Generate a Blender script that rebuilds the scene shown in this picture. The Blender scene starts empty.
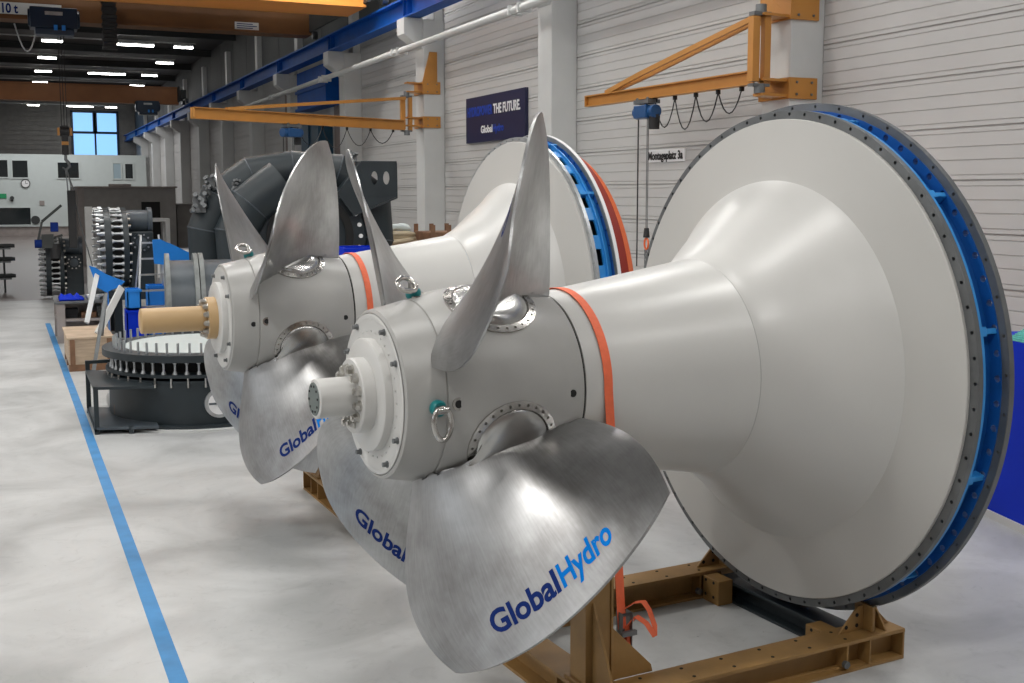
import bpy, bmesh, math, random
from math import sin, cos, pi, radians, sqrt, atan2
from mathutils import Vector, Matrix
random.seed(4)
SC = bpy.context.scene
COL = SC.collection

# ------------------------------------------------------------------ materials
def new_mat(name):
    m = bpy.data.materials.new(name); m.use_nodes = True
    nt = m.node_tree; b = nt.nodes['Principled BSDF']
    return m, nt, b

def mat(name, col, rough=0.5, metal=0.0, var=0.0, vscale=3.0, bump=0.0, bscale=40.0, spec=None, coat=0.0, col2=None, stretch=(1, 1, 1), rvar=0.0):
    m, nt, b = new_mat(name)
    b.inputs['Roughness'].default_value = rough
    b.inputs['Metallic'].default_value = metal
    if spec is not None: b.inputs['Specular IOR Level'].default_value = spec
    b.inputs['Coat Weight'].default_value = coat
    c2 = col2 or tuple(max(0, c * (1 - var)) for c in col)
    tc = nt.nodes.new('ShaderNodeTexCoord'); mp = nt.nodes.new('ShaderNodeMapping')
    mp.inputs['Scale'].default_value = stretch
    nt.links.new(tc.outputs['Object'], mp.inputs['Vector'])
    n = nt.nodes.new('ShaderNodeTexNoise'); n.inputs['Scale'].default_value = vscale; n.inputs['Detail'].default_value = 6
    nt.links.new(mp.outputs['Vector'], n.inputs['Vector'])
    r = nt.nodes.new('ShaderNodeValToRGB')
    r.color_ramp.elements[0].position = .32; r.color_ramp.elements[1].position = .68
    r.color_ramp.elements[0].color = (*c2, 1); r.color_ramp.elements[1].color = (*col, 1)
    nt.links.new(n.outputs['Fac'], r.inputs['Fac'])
    nt.links.new(r.outputs['Color'], b.inputs['Base Color'])
    if rvar:
        mr = nt.nodes.new('ShaderNodeMapRange'); mr.inputs['To Min'].default_value = rough - rvar; mr.inputs['To Max'].default_value = rough + rvar
        nt.links.new(n.outputs['Fac'], mr.inputs['Value']); nt.links.new(mr.outputs['Result'], b.inputs['Roughness'])
    if bump:
        n2 = nt.nodes.new('ShaderNodeTexNoise'); n2.inputs['Scale'].default_value = bscale; n2.inputs['Detail'].default_value = 4
        nt.links.new(mp.outputs['Vector'], n2.inputs['Vector'])
        bp = nt.nodes.new('ShaderNodeBump'); bp.inputs['Strength'].default_value = bump; bp.inputs['Distance'].default_value = .01
        nt.links.new(n2.outputs['Fac'], bp.inputs['Height']); nt.links.new(bp.outputs['Normal'], b.inputs['Normal'])
    return m

def emis(name, col, s):
    m, nt, b = new_mat(name)
    b.inputs['Base Color'].default_value = (*col, 1)
    b.inputs['Emission Color'].default_value = (*col, 1); b.inputs['Emission Strength'].default_value = s
    return m

def blade_mat():
    """ground stainless steel: fine directional grinding, soft patches of different grind"""
    m, nt, b = new_mat('ground stainless steel')
    b.inputs['Metallic'].default_value = 1.0
    tc = nt.nodes.new('ShaderNodeTexCoord')
    n1 = nt.nodes.new('ShaderNodeTexNoise'); n1.inputs['Scale'].default_value = 1.5; n1.inputs['Detail'].default_value = 5; n1.inputs['Roughness'].default_value = .6
    nt.links.new(tc.outputs['Object'], n1.inputs['Vector'])
    mp = nt.nodes.new('ShaderNodeMapping'); mp.inputs['Scale'].default_value = (1.0, 16, 1.0)
    nt.links.new(tc.outputs['UV'], mp.inputs['Vector'])
    n2 = nt.nodes.new('ShaderNodeTexNoise'); n2.inputs['Scale'].default_value = 5; n2.inputs['Detail'].default_value = 8
    mp.inputs['Scale'].default_value = (26, 1.6, 1)
    nt.links.new(mp.outputs['Vector'], n2.inputs['Vector'])
    mx = nt.nodes.new('ShaderNodeMix'); mx.data_type = 'FLOAT'; mx.inputs['Factor'].default_value = .15
    nt.links.new(n1.outputs['Fac'], mx.inputs['A']); nt.links.new(n2.outputs['Fac'], mx.inputs['B'])
    r = nt.nodes.new('ShaderNodeValToRGB')
    r.color_ramp.elements[0].position = .36; r.color_ramp.elements[1].position = .62
    r.color_ramp.elements[0].color = (.26, .255, .25, 1); r.color_ramp.elements[1].color = (.50, .505, .51, 1)
    nt.links.new(mx.outputs['Result'], r.inputs['Fac']); nt.links.new(r.outputs['Color'], b.inputs['Base Color'])
    mr = nt.nodes.new('ShaderNodeMapRange'); mr.inputs['From Min'].default_value = .3; mr.inputs['From Max'].default_value = .7
    mr.inputs['To Min'].default_value = .38; mr.inputs['To Max'].default_value = .32
    nt.links.new(mx.outputs['Result'], mr.inputs['Value']); nt.links.new(mr.outputs['Result'], b.inputs['Roughness'])
    b.inputs['Anisotropic'].default_value = .5
    bp = nt.nodes.new('ShaderNodeBump'); bp.inputs['Strength'].default_value = .05; bp.inputs['Distance'].default_value = .003
    nt.links.new(n2.outputs['Fac'], bp.inputs['Height']); nt.links.new(bp.outputs['Normal'], b.inputs['Normal'])
    return m

def floor_mat():
    m, nt, b = new_mat('sealed concrete floor')
    tc = nt.nodes.new('ShaderNodeTexCoord')
    def noise(s, d=6, dist=0.0, rough=.55):
        n = nt.nodes.new('ShaderNodeTexNoise'); n.inputs['Scale'].default_value = s; n.inputs['Detail'].default_value = d
        n.inputs['Distortion'].default_value = dist; n.inputs['Roughness'].default_value = rough
        nt.links.new(tc.outputs['Object'], n.inputs['Vector']); return n
    def ramp(src, p0, c0, p1, c1):
        r = nt.nodes.new('ShaderNodeValToRGB'); e = r.color_ramp.elements
        e[0].position = p0; e[1].position = p1; e[0].color = (*c0, 1); e[1].color = (*c1, 1)
        nt.links.new(src, r.inputs['Fac']); return r
    def mul(a, c, f=1.0):
        x = nt.nodes.new('ShaderNodeMix'); x.data_type = 'RGBA'; x.blend_type = 'MULTIPLY'; x.inputs['Factor'].default_value = f
        nt.links.new(a, x.inputs['A']); nt.links.new(c, x.inputs['B']); return x.outputs['Result']
    a = ramp(noise(.9, 8, .8).outputs['Fac'], .33, (.36, .367, .363), .64, (.55, .558, .554)).outputs['Color']
    c = ramp(noise(5, 8, 1.5, .7).outputs['Fac'], .26, (.80, .80, .80), .46, (1, 1, 1)).outputs['Color']
    s = ramp(noise(23, 3, 3, .4).outputs['Fac'], .22, (.45, .45, .45), .27, (1, 1, 1)).outputs['Color']
    near = mul(mul(a, c, .8), s, .8)
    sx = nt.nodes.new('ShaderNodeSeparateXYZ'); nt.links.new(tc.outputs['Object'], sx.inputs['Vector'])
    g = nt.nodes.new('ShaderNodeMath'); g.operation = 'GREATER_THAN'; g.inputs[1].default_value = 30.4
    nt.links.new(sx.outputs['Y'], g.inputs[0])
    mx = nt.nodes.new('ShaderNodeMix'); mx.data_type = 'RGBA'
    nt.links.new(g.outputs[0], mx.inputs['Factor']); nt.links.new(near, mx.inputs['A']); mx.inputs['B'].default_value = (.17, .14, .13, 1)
    nt.links.new(mx.outputs['Result'], b.inputs['Base Color'])
    b.inputs['Roughness'].default_value = .38
    bp = nt.nodes.new('ShaderNodeBump'); bp.inputs['Strength'].default_value = .15; bp.inputs['Distance'].default_value = .004
    nt.links.new(noise(12, 6, 1).outputs['Fac'], bp.inputs['Height']); nt.links.new(bp.outputs['Normal'], b.inputs['Normal'])
    return m

M = dict(
    white=mat('off white turbine paint', (.61, .605, .585), .33, var=.05, vscale=1.3, spec=.45),
    disc=mat('matt cream cone paint', (.54, .532, .508), .42, var=.04, vscale=1.0),
    hub=mat('grey satin hub coating', (.42, .415, .398), .38, var=.16, vscale=2.2, rvar=.05),
    steel=mat('machined steel', (.62, .60, .57), .25, 1.0, var=.25, vscale=9),
    dsteel=mat('dark machined steel', (.19, .20, .205), .42, .55, var=.25, vscale=6),
    bolt=mat('zinc plated bolt', (.66, .64, .60), .28, 1.0, var=.2, vscale=20),
    black=mat('black plastic', (.012, .012, .014), .5),
    hole=mat('dark bore', (.01, .01, .01), .8),
    blade=blade_mat(),
    tan=mat('tan primer', (.56, .375, .185), .45, var=.07, vscale=4),
    blue=mat('casing blue paint', (.006, .095, .36), .38, var=.2, vscale=3),
    lblue=mat('light casing blue paint', (.03, .27, .68), .4, var=.15, vscale=3),
    ocre=mat('ochre frame paint', (.36, .205, .068), .5, var=.25, vscale=5, bump=.1),
    crane=mat('crane orange paint', (.52, .23, .045), .42, var=.12, vscale=3),
    brown=mat('orange girder paint in shade', (.18, .075, .022), .5, var=.2, vscale=2),  # crane orange darkened to stand for the shade on the second girder
    crane_shade_far=mat('orange girder paint in far shade', (.32, .12, .035), .5, var=.15, vscale=2),  # same orange toned down, shade of the far crane put into the colour
    crane_lit=mat('orange girder paint in floor bounce', (.80, .30, .05), .45, var=.08, vscale=2),  # same orange brightened, floor light on the near girder put into the colour
    dred=mat('dark red cover paint', (.28, .02, .008), .5),  # inner ring of the rear cover, darker red than its outside
    orange=mat('orange strap webbing', (.90, .17, .07), .6, var=.12, vscale=30),
    ocover=mat('orange cover paint', (.80, .15, .035), .45),
    wall=mat('off white wall cladding', (.54, .533, .52), .5, var=.07, vscale=.7),
    wconc=mat('white painted concrete', (.60, .61, .60), .6, var=.07, vscale=2, bump=.1),
    wallshade=mat('painted wall shade', (.24, .20, .19), .8, var=.2, vscale=2),  # brown tone standing for shade on the wall between far columns
    dark=mat('dark roof steel', (.045, .05, .05), .7, var=.3, vscale=1),
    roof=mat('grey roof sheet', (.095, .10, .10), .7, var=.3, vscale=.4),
    railblue=mat('crane rail blue', (.004, .09, .40), .5, var=.2, spec=.2),
    hoist=mat('dark blue hoist housing', (.006, .022, .05), .35),
    hblue=mat('hoist blue', (.012, .07, .20), .4),
    office=mat('white office cladding', (.55, .60, .585), .6, var=.04),
    cont=mat('dark grey container sheet', (.30, .285, .27), .6, var=.15),
    glass=mat('dark window glass', (.012, .018, .02), .08, spec=.8),
    winblue=emis('bright sky through glass', (.22, .46, .80), 1.2),
    lamp=emis('led lamp diffuser', (1.0, .98, .93), 14),
    galv=mat('galvanised steel', (.50, .52, .53), .4, .7, var=.2, vscale=8),
    alu=mat('brushed aluminium', (.66, .67, .68), .35, .9, var=.1),
    slate=mat('dark slate primer', (.020, .030, .036), .46, var=.3, vscale=3, spec=.5),
    slate2=mat('blue grey primer', (.07, .088, .105), .42, var=.35, vscale=4),
    gflange=mat('weathered grey flange', (.22, .235, .23), .5, .3, var=.3, vscale=8),
    wood=mat('spruce planks', (.55, .42, .30), .7, var=.25, vscale=4, stretch=(1, 1, 9)),
    wood2=mat('brown crate wood', (.27, .14, .075), .7, var=.4, vscale=6),
    plank=mat('white board', (.72, .73, .72), .6, var=.08),
    tarp=mat('bright blue paint', (.012, .22, .72), .45, var=.15),
    panelblue=mat('cobalt blue panel', (.001, .028, .52), .5, var=.06, spec=.15),
    teal=mat('teal swivel paint', (.0, .19, .20), .35),
    turq=mat('turquoise sheet', (.15, .62, .56), .6, var=.3, vscale=12),
    navy=mat('navy print', (.008, .026, .15), .7, spec=.1),
    cyan=mat('blue print', (.0, .19, .66), .7, spec=.1),
    poster=mat('navy poster', (.012, .014, .055), .4),
    pwhite=mat('white print', (.8, .8, .8), .5),
    pblue=mat('royal blue print', (.015, .06, .42), .5),
    tape=mat('blue floor tape', (.05, .26, .56), .55, var=.22, vscale=5),
    rubber=mat('black cable rubber', (.015, .015, .016), .6),
    cream=mat('cream hose', (.62, .52, .36), .55, var=.15),
    whose=mat('pale white hose', (.66, .73, .72), .5, var=.1),
    taupe=mat('pinkish grey sheet', (.34, .30, .28), .6, var=.2),
    floor=floor_mat(),
)

# ------------------------------------------------------------------ mesh building
class MB:
    def __init__(s): s.v = []; s.f = []; s.uv = None
    def add(s, vs, fs):
        o = len(s.v); s.v += [tuple(v) for v in vs]; s.f += [tuple(i + o for i in f) for f in fs]; return s
    def box(s, lo, hi, mtx=None):
        (a, b, c), (d, e, f) = lo, hi
        vs = [Vector(p) for p in ((a, b, c), (d, b, c), (d, e, c), (a, e, c), (a, b, f), (d, b, f), (d, e, f), (a, e, f))]
        if mtx: vs = [mtx @ v for v in vs]
        return s.add(vs, [(0, 3, 2, 1), (4, 5, 6, 7), (0, 1, 5, 4), (1, 2, 6, 5), (2, 3, 7, 6), (3, 0, 4, 7)])
    def bar(s, p, q, w, h, up=(0, 0, 1)):
        """rectangular bar from p to q, w across, h along up"""
        p, q = Vector(p), Vector(q); d = (q - p).normalized(); u = Vector(up)
        side = d.cross(u).normalized() * w / 2; u = side.cross(d).normalized() * h / 2
        vs = [p - side - u, p + side - u, p + side + u, p - side + u, q - side - u, q + side - u, q + side + u, q - side + u]
        return s.add(vs, [(0, 1, 2, 3), (7, 6, 5, 4), (0, 4, 5, 1), (1, 5, 6, 2), (2, 6, 7, 3), (3, 7, 4, 0)])
    def cyl(s, p, q, r0, r1=None, n=16, caps=True):
        r1 = r0 if r1 is None else r1
        p, q = Vector(p), Vector(q); d = (q - p).normalized()
        a = d.orthogonal().normalized(); b = d.cross(a)
        vs = [c + (a * cos(t) + b * sin(t)) * r for c, r in ((p, r0), (q, r1)) for t in (2 * pi * i / n for i in range(n))]
        fs = [(i, (i + 1) % n, n + (i + 1) % n, n + i) for i in range(n)]
        if caps: fs += [tuple(reversed(range(n))), tuple(range(n, 2 * n))]
        return s.add(vs, fs)
    def tube(s, pts, r, n=8, closed=False):
        pts = [Vector(p) for p in pts]; m = len(pts); rings = []
        prev = None
        for i, p in enumerate(pts):
            if closed: d = pts[(i + 1) % m] - pts[i - 1]
            else: d = pts[min(i + 1, m - 1)] - pts[max(i - 1, 0)]
            d.normalize()
            if prev is None: a = d.orthogonal().normalized()
            else:
                a = prev - d * prev.dot(d); a = a.normalized() if a.length > 1e-6 else d.orthogonal().normalized()
            prev = a; b = d.cross(a); rr = r[i] if isinstance(r, (list, tuple)) else r
            rings.append([p + (a * cos(2 * pi * k / n) + b * sin(2 * pi * k / n)) * rr for k in range(n)])
        vs = [v for g in rings for v in g]; fs = []
        for i in range(m if closed else m - 1):
            j = (i + 1) % m
            fs += [(i * n + k, i * n + (k + 1) % n, j * n + (k + 1) % n, j * n + k) for k in range(n)]
        if not closed: fs += [tuple(reversed(range(n))), tuple((m - 1) * n + k for k in range(n))]
        return s.add(vs, fs)
    def lathe(s, prof, o=(0, 0, 0), ax='x', n=128, a0=0.0, a1=2 * pi, close=False):
        """prof: (axial, radius) pairs"""
        full = abs(a1 - a0 - 2 * pi) < 1e-6; m = n if full else n + 1; vs = []; o = Vector(o)
        for (a, r) in prof:
            for k in range(m):
                t = a0 + (a1 - a0) * k / n
                c, d = r * cos(t), r * sin(t)
                vs.append(o + (Vector((a, -d, c)) if ax == 'x' else Vector((c, d, a)) if ax == 'z' else Vector((c, a, d))))
        P = len(prof); fs = []
        for i in range(P if close else P - 1):
            j = (i + 1) % P
            for k in range(n if full else n):
                k2 = (k + 1) % m
                fs.append((i * m + k, i * m + k2, j * m + k2, j * m + k))
        return s.add(vs, fs)
    def prism(s, pts, off):
        pts = [Vector(p) for p in pts]; off = Vector(off); n = len(pts)
        return s.add(pts + [p + off for p in pts], [tuple(reversed(range(n))), tuple(range(n, 2 * n))] + [(i, (i + 1) % n, n + (i + 1) % n, n + i) for i in range(n)])
    def holed(s, r0, r1, a0, a1, nh, rc, rh, ph, o=(0, 0, 0), inner=True, outer=True, q=8):
        """flat annulus r0..r1 between axial a0 and a1 (x axis) with nh bolt holes of radius rh on circle rc"""
        o = Vector(o)
        def P(a, r, t): return o + Vector((a, -r * sin(t), r * cos(t)))
        for k in range(nh):
            t0 = ph + 2 * pi * (k - .5) / nh; t1 = ph + 2 * pi * (k + .5) / nh; tm = (t0 + t1) / 2
            h = [(rc + rh * cos(pi * 2 * (i + .5) / q), tm + rh * sin(pi * 2 * (i + .5) / q) / rc) for i in range(q)]
            out = []
            for i in range(q):
                an = pi * 2 * (i + .5) / q; cx_, sx_ = cos(an), sin(an)
                if abs(cx_) > abs(sx_): out.append((r1 if cx_ > 0 else r0, t1 if sx_ > 0 else t0))
                else: out.append((r1 if cx_ > 0 else r0, t1 if sx_ > 0 else t0))
            # corners: two hole points per corner when q = 8
            for a, rev in ((a0, True), (a1, False)):
                hv = [P(a, *x) for x in h]; cr = [P(a, r1, t1), P(a, r0, t1), P(a, r0, t0), P(a, r1, t0)]
                fs = [(0, 1, q), (1, 2, q + 1, q), (2, 3, q + 1), (3, 4, q + 2, q + 1), (4, 5, q + 2), (5, 6, q + 3, q + 2), (6, 7, q + 3), (7, 0, q, q + 3)]
                if rev: fs = [tuple(reversed(f)) for f in fs]
                s.add(hv + cr, fs)
            hv = [P(a0, *x) for x in h] + [P(a1, *x) for x in h]
            s.add(hv, [(i, (i + 1) % q, q + (i + 1) % q, q + i) for i in range(q)])
            if outer: s.add([P(a0, r1, t0), P(a0, r1, t1), P(a1, r1, t1), P(a1, r1, t0)], [(0, 1, 2, 3)])
            if inner: s.add([P(a0, r0, t0), P(a0, r0, t1), P(a1, r0, t1), P(a1, r0, t0)], [(3, 2, 1, 0)])
        return s
    def build(s, name, m, parent=None, smooth=40, bevel=0, loc=None):
        me = bpy.data.meshes.new(name); me.from_pydata(s.v, [], s.f); me.update()
        if s.uv:
            l = me.uv_layers.new(name='UVMap')
            for i, lp in enumerate(me.loops): l.data[i].uv = s.uv[lp.vertex_index]
        bm = bmesh.new(); bm.from_mesh(me)
        bmesh.ops.remove_doubles(bm, verts=bm.verts, dist=1e-5)
        bmesh.ops.recalc_face_normals(bm, faces=bm.faces); bm.to_mesh(me); bm.free()
        if smooth:
            me.polygons.foreach_set('use_smooth', [True] * len(me.polygons)); me.set_sharp_from_angle(angle=radians(smooth))
        me.materials.append(m if not isinstance(m, str) else M[m])
        o = bpy.data.objects.new(name, me); COL.objects.link(o)
        if parent is not None: o.parent = parent
        if loc is not None: o.location = loc
        if bevel:
            b = o.modifiers.new('bevel', 'BEVEL'); b.width = bevel; b.segments = 2; b.limit_method = 'ANGLE'
        return o

def tag(o, label=None, cat=None, group=None, kind=None):
    if label: o['label'] = label
    if cat: o['category'] = cat
    if group: o['group'] = group
    if kind: o['kind'] = kind
    return o
def empty(name, loc, rz=0, label=None, cat=None, group=None):
    o = bpy.data.objects.new(name, None); COL.objects.link(o); o.location = loc; o.rotation_euler = (0, 0, rz)
    o.empty_display_size = .2
    return tag(o, label, cat, group)
def struct(mb, name, m, **k): return tag(mb.build(name, m, **k), kind='structure')
def copy_tree(o, parent=None):
    c = o.copy(); COL.objects.link(c)
    if parent is not None: c.parent = parent
    for ch in list(o.children): copy_tree(ch, c)
    return c
def text_mesh(body, size=1.0, spacing=1.0):
    cu = bpy.data.curves.new('lettering', 'FONT'); cu.body = body; cu.size = size; cu.space_character = spacing
    cu.offset = .030 * size; cu.resolution_u = 4
    o = bpy.data.objects.new('lettering', cu); COL.objects.link(o)
    dg = bpy.context.evaluated_depsgraph_get(); dg.update()
    me = bpy.data.meshes.new_from_object(o.evaluated_get(dg))
    COL.objects.unlink(o); bpy.data.objects.remove(o)
    bm = bmesh.new(); bm.from_mesh(me)
    bmesh.ops.remove_doubles(bm, verts=bm.verts, dist=1e-5)
    bmesh.ops.triangulate(bm, faces=bm.faces)
    vs = [v.co.copy() for v in bm.verts]; fs = [tuple(v.index for v in f.verts) for f in bm.faces]; bm.free(); bpy.data.meshes.remove(me)
    return vs, fs
def text_obj(body, name, m, p, xdir, ydir, h, width, parent=None, thick=.004):
    """lettering as thin raised letters; p lower left corner, h cap height, width total"""
    vs, fs = text_mesh(body); x0 = min(v.x for v in vs); x1 = max(v.x for v in vs); y0 = min(v.y for v in vs if True)
    caph = .70; p = Vector(p); xd = Vector(xdir).normalized(); yd = Vector(ydir).normalized(); nd = xd.cross(yd) * thick
    P = [p + xd * (v.x - x0) / (x1 - x0) * width + yd * v.y / caph * h for v in vs]; n = len(P)
    mb = MB(); mb.add(P + [q + nd for q in P], [tuple(reversed(f)) for f in fs] + [tuple(i + n for i in f) for f in fs])
    return mb.build(name, m, parent, smooth=0)

# ------------------------------------------------------------------ camera
cam = bpy.data.objects.new('camera', bpy.data.cameras.new('camera')); COL.objects.link(cam); SC.camera = cam
CAMH = 2.65; YAW = 0.41485; PITCH = 0.10801
cam.location = (0, 0, CAMH); cam.rotation_euler = (pi / 2 - PITCH, 0, -YAW)
cam.data.sensor_width = 36; cam.data.lens = 1137.8 / 1024 * 36; cam.data.shift_y = (315.87 - 341.5) / 1024
cam.data.clip_end = 300; cam.data.clip_start = .05

# ------------------------------------------------------------------ the hall
XW, XC = 8.32, 7.87
HALLY0, HALLY1, XL, ZR = -7.0, 84.0, -13.0, 8.75
struct(MB().box((XL, HALLY0, -.2), (XW, HALLY1, 0)), 'floor', 'floor', smooth=0)

# cladding of the right wall: horizontal grooves (three close together, then two single ones, per panel)
P_ = .5006; zc = 1.615 + CAMH
gro = []
for k in range(-10, 10):
    for off, w, d in ((0, .010, .022), (-.052, .006, .010), (.052, .006, .010), (-.183, .006, .010), (-.308, .006, .010)):
        gro.append((zc + k * P_ + off, w, d))
gro = sorted(g for g in gro if .03 < g[0] < ZR - .05)
prof = [(XW, 0.0)]
for z, w, d in gro: prof += [(XW, z - w), (XW + d, z - w * .4), (XW + d, z + w * .4), (XW, z + w)]
prof += [(XW, ZR), (XW + .2, ZR), (XW + .2, 0)]
mb = MB(); mb.prism([(x, HALLY0, z) for x, z in prof], (0, HALLY1 - HALLY0, 0))
struct(mb, 'wall_right', 'wall', smooth=0)
struct(MB().box((XL - .2, HALLY0, 0), (XL, HALLY1, ZR)), 'wall_left', 'taupe', smooth=0)
struct(MB().box((XL, HALLY0 - .2, 0), (XW, HALLY0, ZR)), 'wall_front', 'taupe', smooth=0)
struct(MB().box((XL, HALLY1, 0), (XW, HALLY1 + .2, ZR)), 'wall_back', 'cont', smooth=0)
struct(MB().box((XL, HALLY0, ZR), (XW + .2, HALLY1, ZR + .2)), 'ceiling', 'roof', smooth=0)
# unseen windows added to the left wall; their glowing panes fill from the left
for i in range(7):
    y = -5 + i * 6
    w = empty('window_%d' % (i + 2), (XL + .02, y + 2.2, 3.2)); w['kind'] = 'structure'
    MB().box((0, -2.2, 0), (.02, 2.2, 2.4)).build('pane', emis('added window glow', (.85, .93, 1.0), .8) if i == 0 else bpy.data.materials['added window glow'], w, smooth=0)
    f = MB()
    for a, b, c, d in ((-2.25, 2.25, -.06, 0), (-2.25, 2.25, 2.4, 2.46), (-2.28, -2.2, -.06, 2.46), (2.2, 2.28, -.06, 2.46), (-.04, .04, 0, 2.4)): f.box((0, a, c), (.06, b, d))
    f.build('window_frame', 'dark', w, smooth=0)
# roof beams across the hall
for i in range(14):
    y = -1.5 + 5.85 * i
    mb = MB().box((XL, y - .12, ZR - .28), (XW, y + .12, ZR - .25)).box((XL, y - .03, ZR - .25), (XW, y + .03, ZR - .03)).box((XL, y - .14, ZR - .05), (XW, y + .14, ZR))
    struct(mb, 'trim_%d' % (i + 1), 'dark', smooth=0)

# ceiling lamps, one row under each roof bay
def lamp(x, y, L, label):
    t = empty('ceiling_lamp', (x, y, 8.235), 0, label, 'lamp', 'led batten lamps in rows under the roof')
    MB().box((-L / 2, -.09, .05), (L / 2, .09, .13)).build('housing', 'galv', t, smooth=0)
    MB().box((-L / 2 + .02, -.11, 0), (L / 2 - .02, .11, .05)).build('diffuser', 'lamp', t, smooth=0)
    MB().cyl((-L / 3, 0, .13), (-L / 3, 0, .165), .01, n=6).cyl((L / 3, 0, .13), (L / 3, 0, .165), .01, n=6).build('hanger', 'galv', t)
    return t
for k in range(-8, 7):
    y = 46.5 + 5.85 * k
    if k == 5: continue
    struct(MB().box((XL, y - .05, 8.40), (6.95 if k < 6 else 6.9, y + .05, 8.44)), 'trim_%d' % (40 + k), 'wconc', smooth=0)
    for x, L, per, nm in ((1.75, .76, 1, 'left'), (6.5, .74, 1, 'right'), (4.55, 1.70, 2, 'middle')):
        if k % per: continue
        if nm == 'middle': lb = 'long glowing led batten of the middle roof row, %s' % {-8: 'over the camera', -6: 'near the camera end', -4: 'before the near girder', -2: 'above the near girder', 0: 'nearest to the near crane girder', 2: 'in the centre of the roof view', 4: 'behind the far crane girder', 6: 'farthest, just above the far window'}.get(k, 'far')
        else: lb = 'short led batten in the %s roof row, %s' % (nm, {0: 'next beyond the near crane', 1: 'second beyond the near crane', 2: 'third beyond the near crane', 3: 'last before the far crane girder', 4: 'above the far crane girder', 5: 'behind the far crane girder', 6: 'farthest by the end wall'}.get(k, '%d bays before the near crane' % -k))
        lamp(x, y - (.9 if k == 6 else 0), L, lb)

# columns with crane corbels
CY = [10.34 + 6.0 * n for n in range(-2, 12)]
for n, y in enumerate(CY):
    n -= 2
    yy = y + .5
    mb = MB().box((XC, y, 0), (XW - .002, yy, 6.15)).box((XC + .25, y + .06, 6.15), (XW - .002, yy - .06, ZR - .56))
    mb.prism([(XC, y + .02, 5.56), (7.46, y + .02, 5.84), (7.46, y + .02, 6.17), (XC, y + .02, 6.17)], (0, .46, 0))
    o = mb.build('concrete_column', 'wconc', smooth=0, bevel=.012)
    where = {0: 'carrying the nearer wall jib crane', 1: 'standing between the navy poster and the nearer jib crane', 2: 'carrying the farther wall jib crane', 3: 'next behind the farther jib crane', 4: 'second behind the farther jib crane', 5: 'third behind the farther jib crane'}.get(n, 'in the far row, beside the grey container' if n > 5 else 'out of view beside the camera')
    tag(o, 'white concrete column with crane corbel %s' % where, 'column', 'crane columns along the right wall')

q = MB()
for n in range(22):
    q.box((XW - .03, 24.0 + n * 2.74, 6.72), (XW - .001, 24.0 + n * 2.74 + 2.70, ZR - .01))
struct(q, 'trim_60', 'roof', smooth=0)  # dark sheets laid on the upper wall in place of its shade
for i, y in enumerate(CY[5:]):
    struct(MB().box((XW - .06, y + .52, 0), (XW - .001, y + 2.5, 6.1)), 'trim_%d' % (61 + i), 'wallshade', smooth=0)  # sheet coloured as the wall shade beside each far column

# crane runway beam on the corbels
mb = MB()
X1, X2 = 7.52, 7.84
mb.box((X1, HALLY0 + .01, 6.18), (X2, HALLY1 - .01, 6.215)).box((X1, HALLY0 + .01, 6.55), (X2, HALLY1 - .01, 6.59)).box((7.66, HALLY0 + .01, 6.215), (7.69, HALLY1 - .01, 6.55)).box((7.645, HALLY0 + .01, 6.59), (7.705, HALLY1 - .01, 6.65))
for y in CY: mb.box((7.56, y + .1, 6.215), (7.80, y + .12, 6.55)).box((7.56, y + .34, 6.215), (7.80, y + .36, 6.55))
tag(mb.build('crane_runway_beam', 'railblue', smooth=0), 'blue steel crane runway beam resting on the column corbels', 'crane rail')
# long pale conduit
mb = MB().cyl((7.39, 8, 5.495), (7.39, 39.6, 5.495), .06, n=12)
for y in CY[2:7]: mb.box((7.31, y + .05, 5.42), (7.55, y + .10, 5.57)).box((7.31, y + .40, 5.42), (7.55, y + .45, 5.57))
tag(mb.build('conduit_pipe', 'wconc'), 'long pale grey pipe clamped in front of the white columns below the blue rail', 'pipe')

# ------------------------------------------------------------------ overhead cranes
def girder(mb, y0, y1, z0, z1, xa=XL + .3, xb=7.35):
    mb.box((xa, y0, z0), (xb, y1, z0 + .05)).box((xa, y0, z1 - .05), (xb, y1, z1)).box((xa, y0 + .06, z0), (xb, y0 + .1, z1)).box((xa, y1 - .1, z0), (xb, y1 - .06, z1))
def bridge(name, label, ys, z, h, skew=0):
    t = empty(name, (0, ys[0][0], z), 0, label, 'bridge crane')
    for i, (y0, y1, dz) in enumerate(ys):
        mb = MB(); girder(mb, y0 - ys[0][0], y1 - ys[0][0], dz, dz + h); g = mb.build('girder', 'crane_lit' if len(ys) > 1 and i == 0 else 'brown' if len(ys) > 1 else 'crane_shade_far', t, smooth=0)
    y0 = ys[0][0] - .6; y1 = ys[-1][1] + .6
    mb = MB().box((7.36, y0 - ys[0][0], .25), (7.60, y1 - ys[0][0], .62)).box((7.30, y0 - ys[0][0] + .3, .1), (7.36, y1 - ys[0][0] - .3, .8))
    mb.build('end_carriage', 'dark', t, smooth=0)
    for y in (y0 + .3, y1 - .3): MB().cyl((7.61, y - ys[0][0], .16), (7.74, y - ys[0][0], .16), .11, n=20).build('wheel', 'dsteel', t)
    return t
near = bridge('bridge_crane', 'orange double girder bridge crane nearest the camera with hoist and lettered plate', [(24.6, 26.1, 0.02), (29.5, 30.2, .02)], 6.66, 1.0)
far = bridge('bridge_crane', 'shade-toned orange bridge crane farther down the hall, above the white offices', [(54.6, 55.2, 0)], 6.66, .78)
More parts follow.
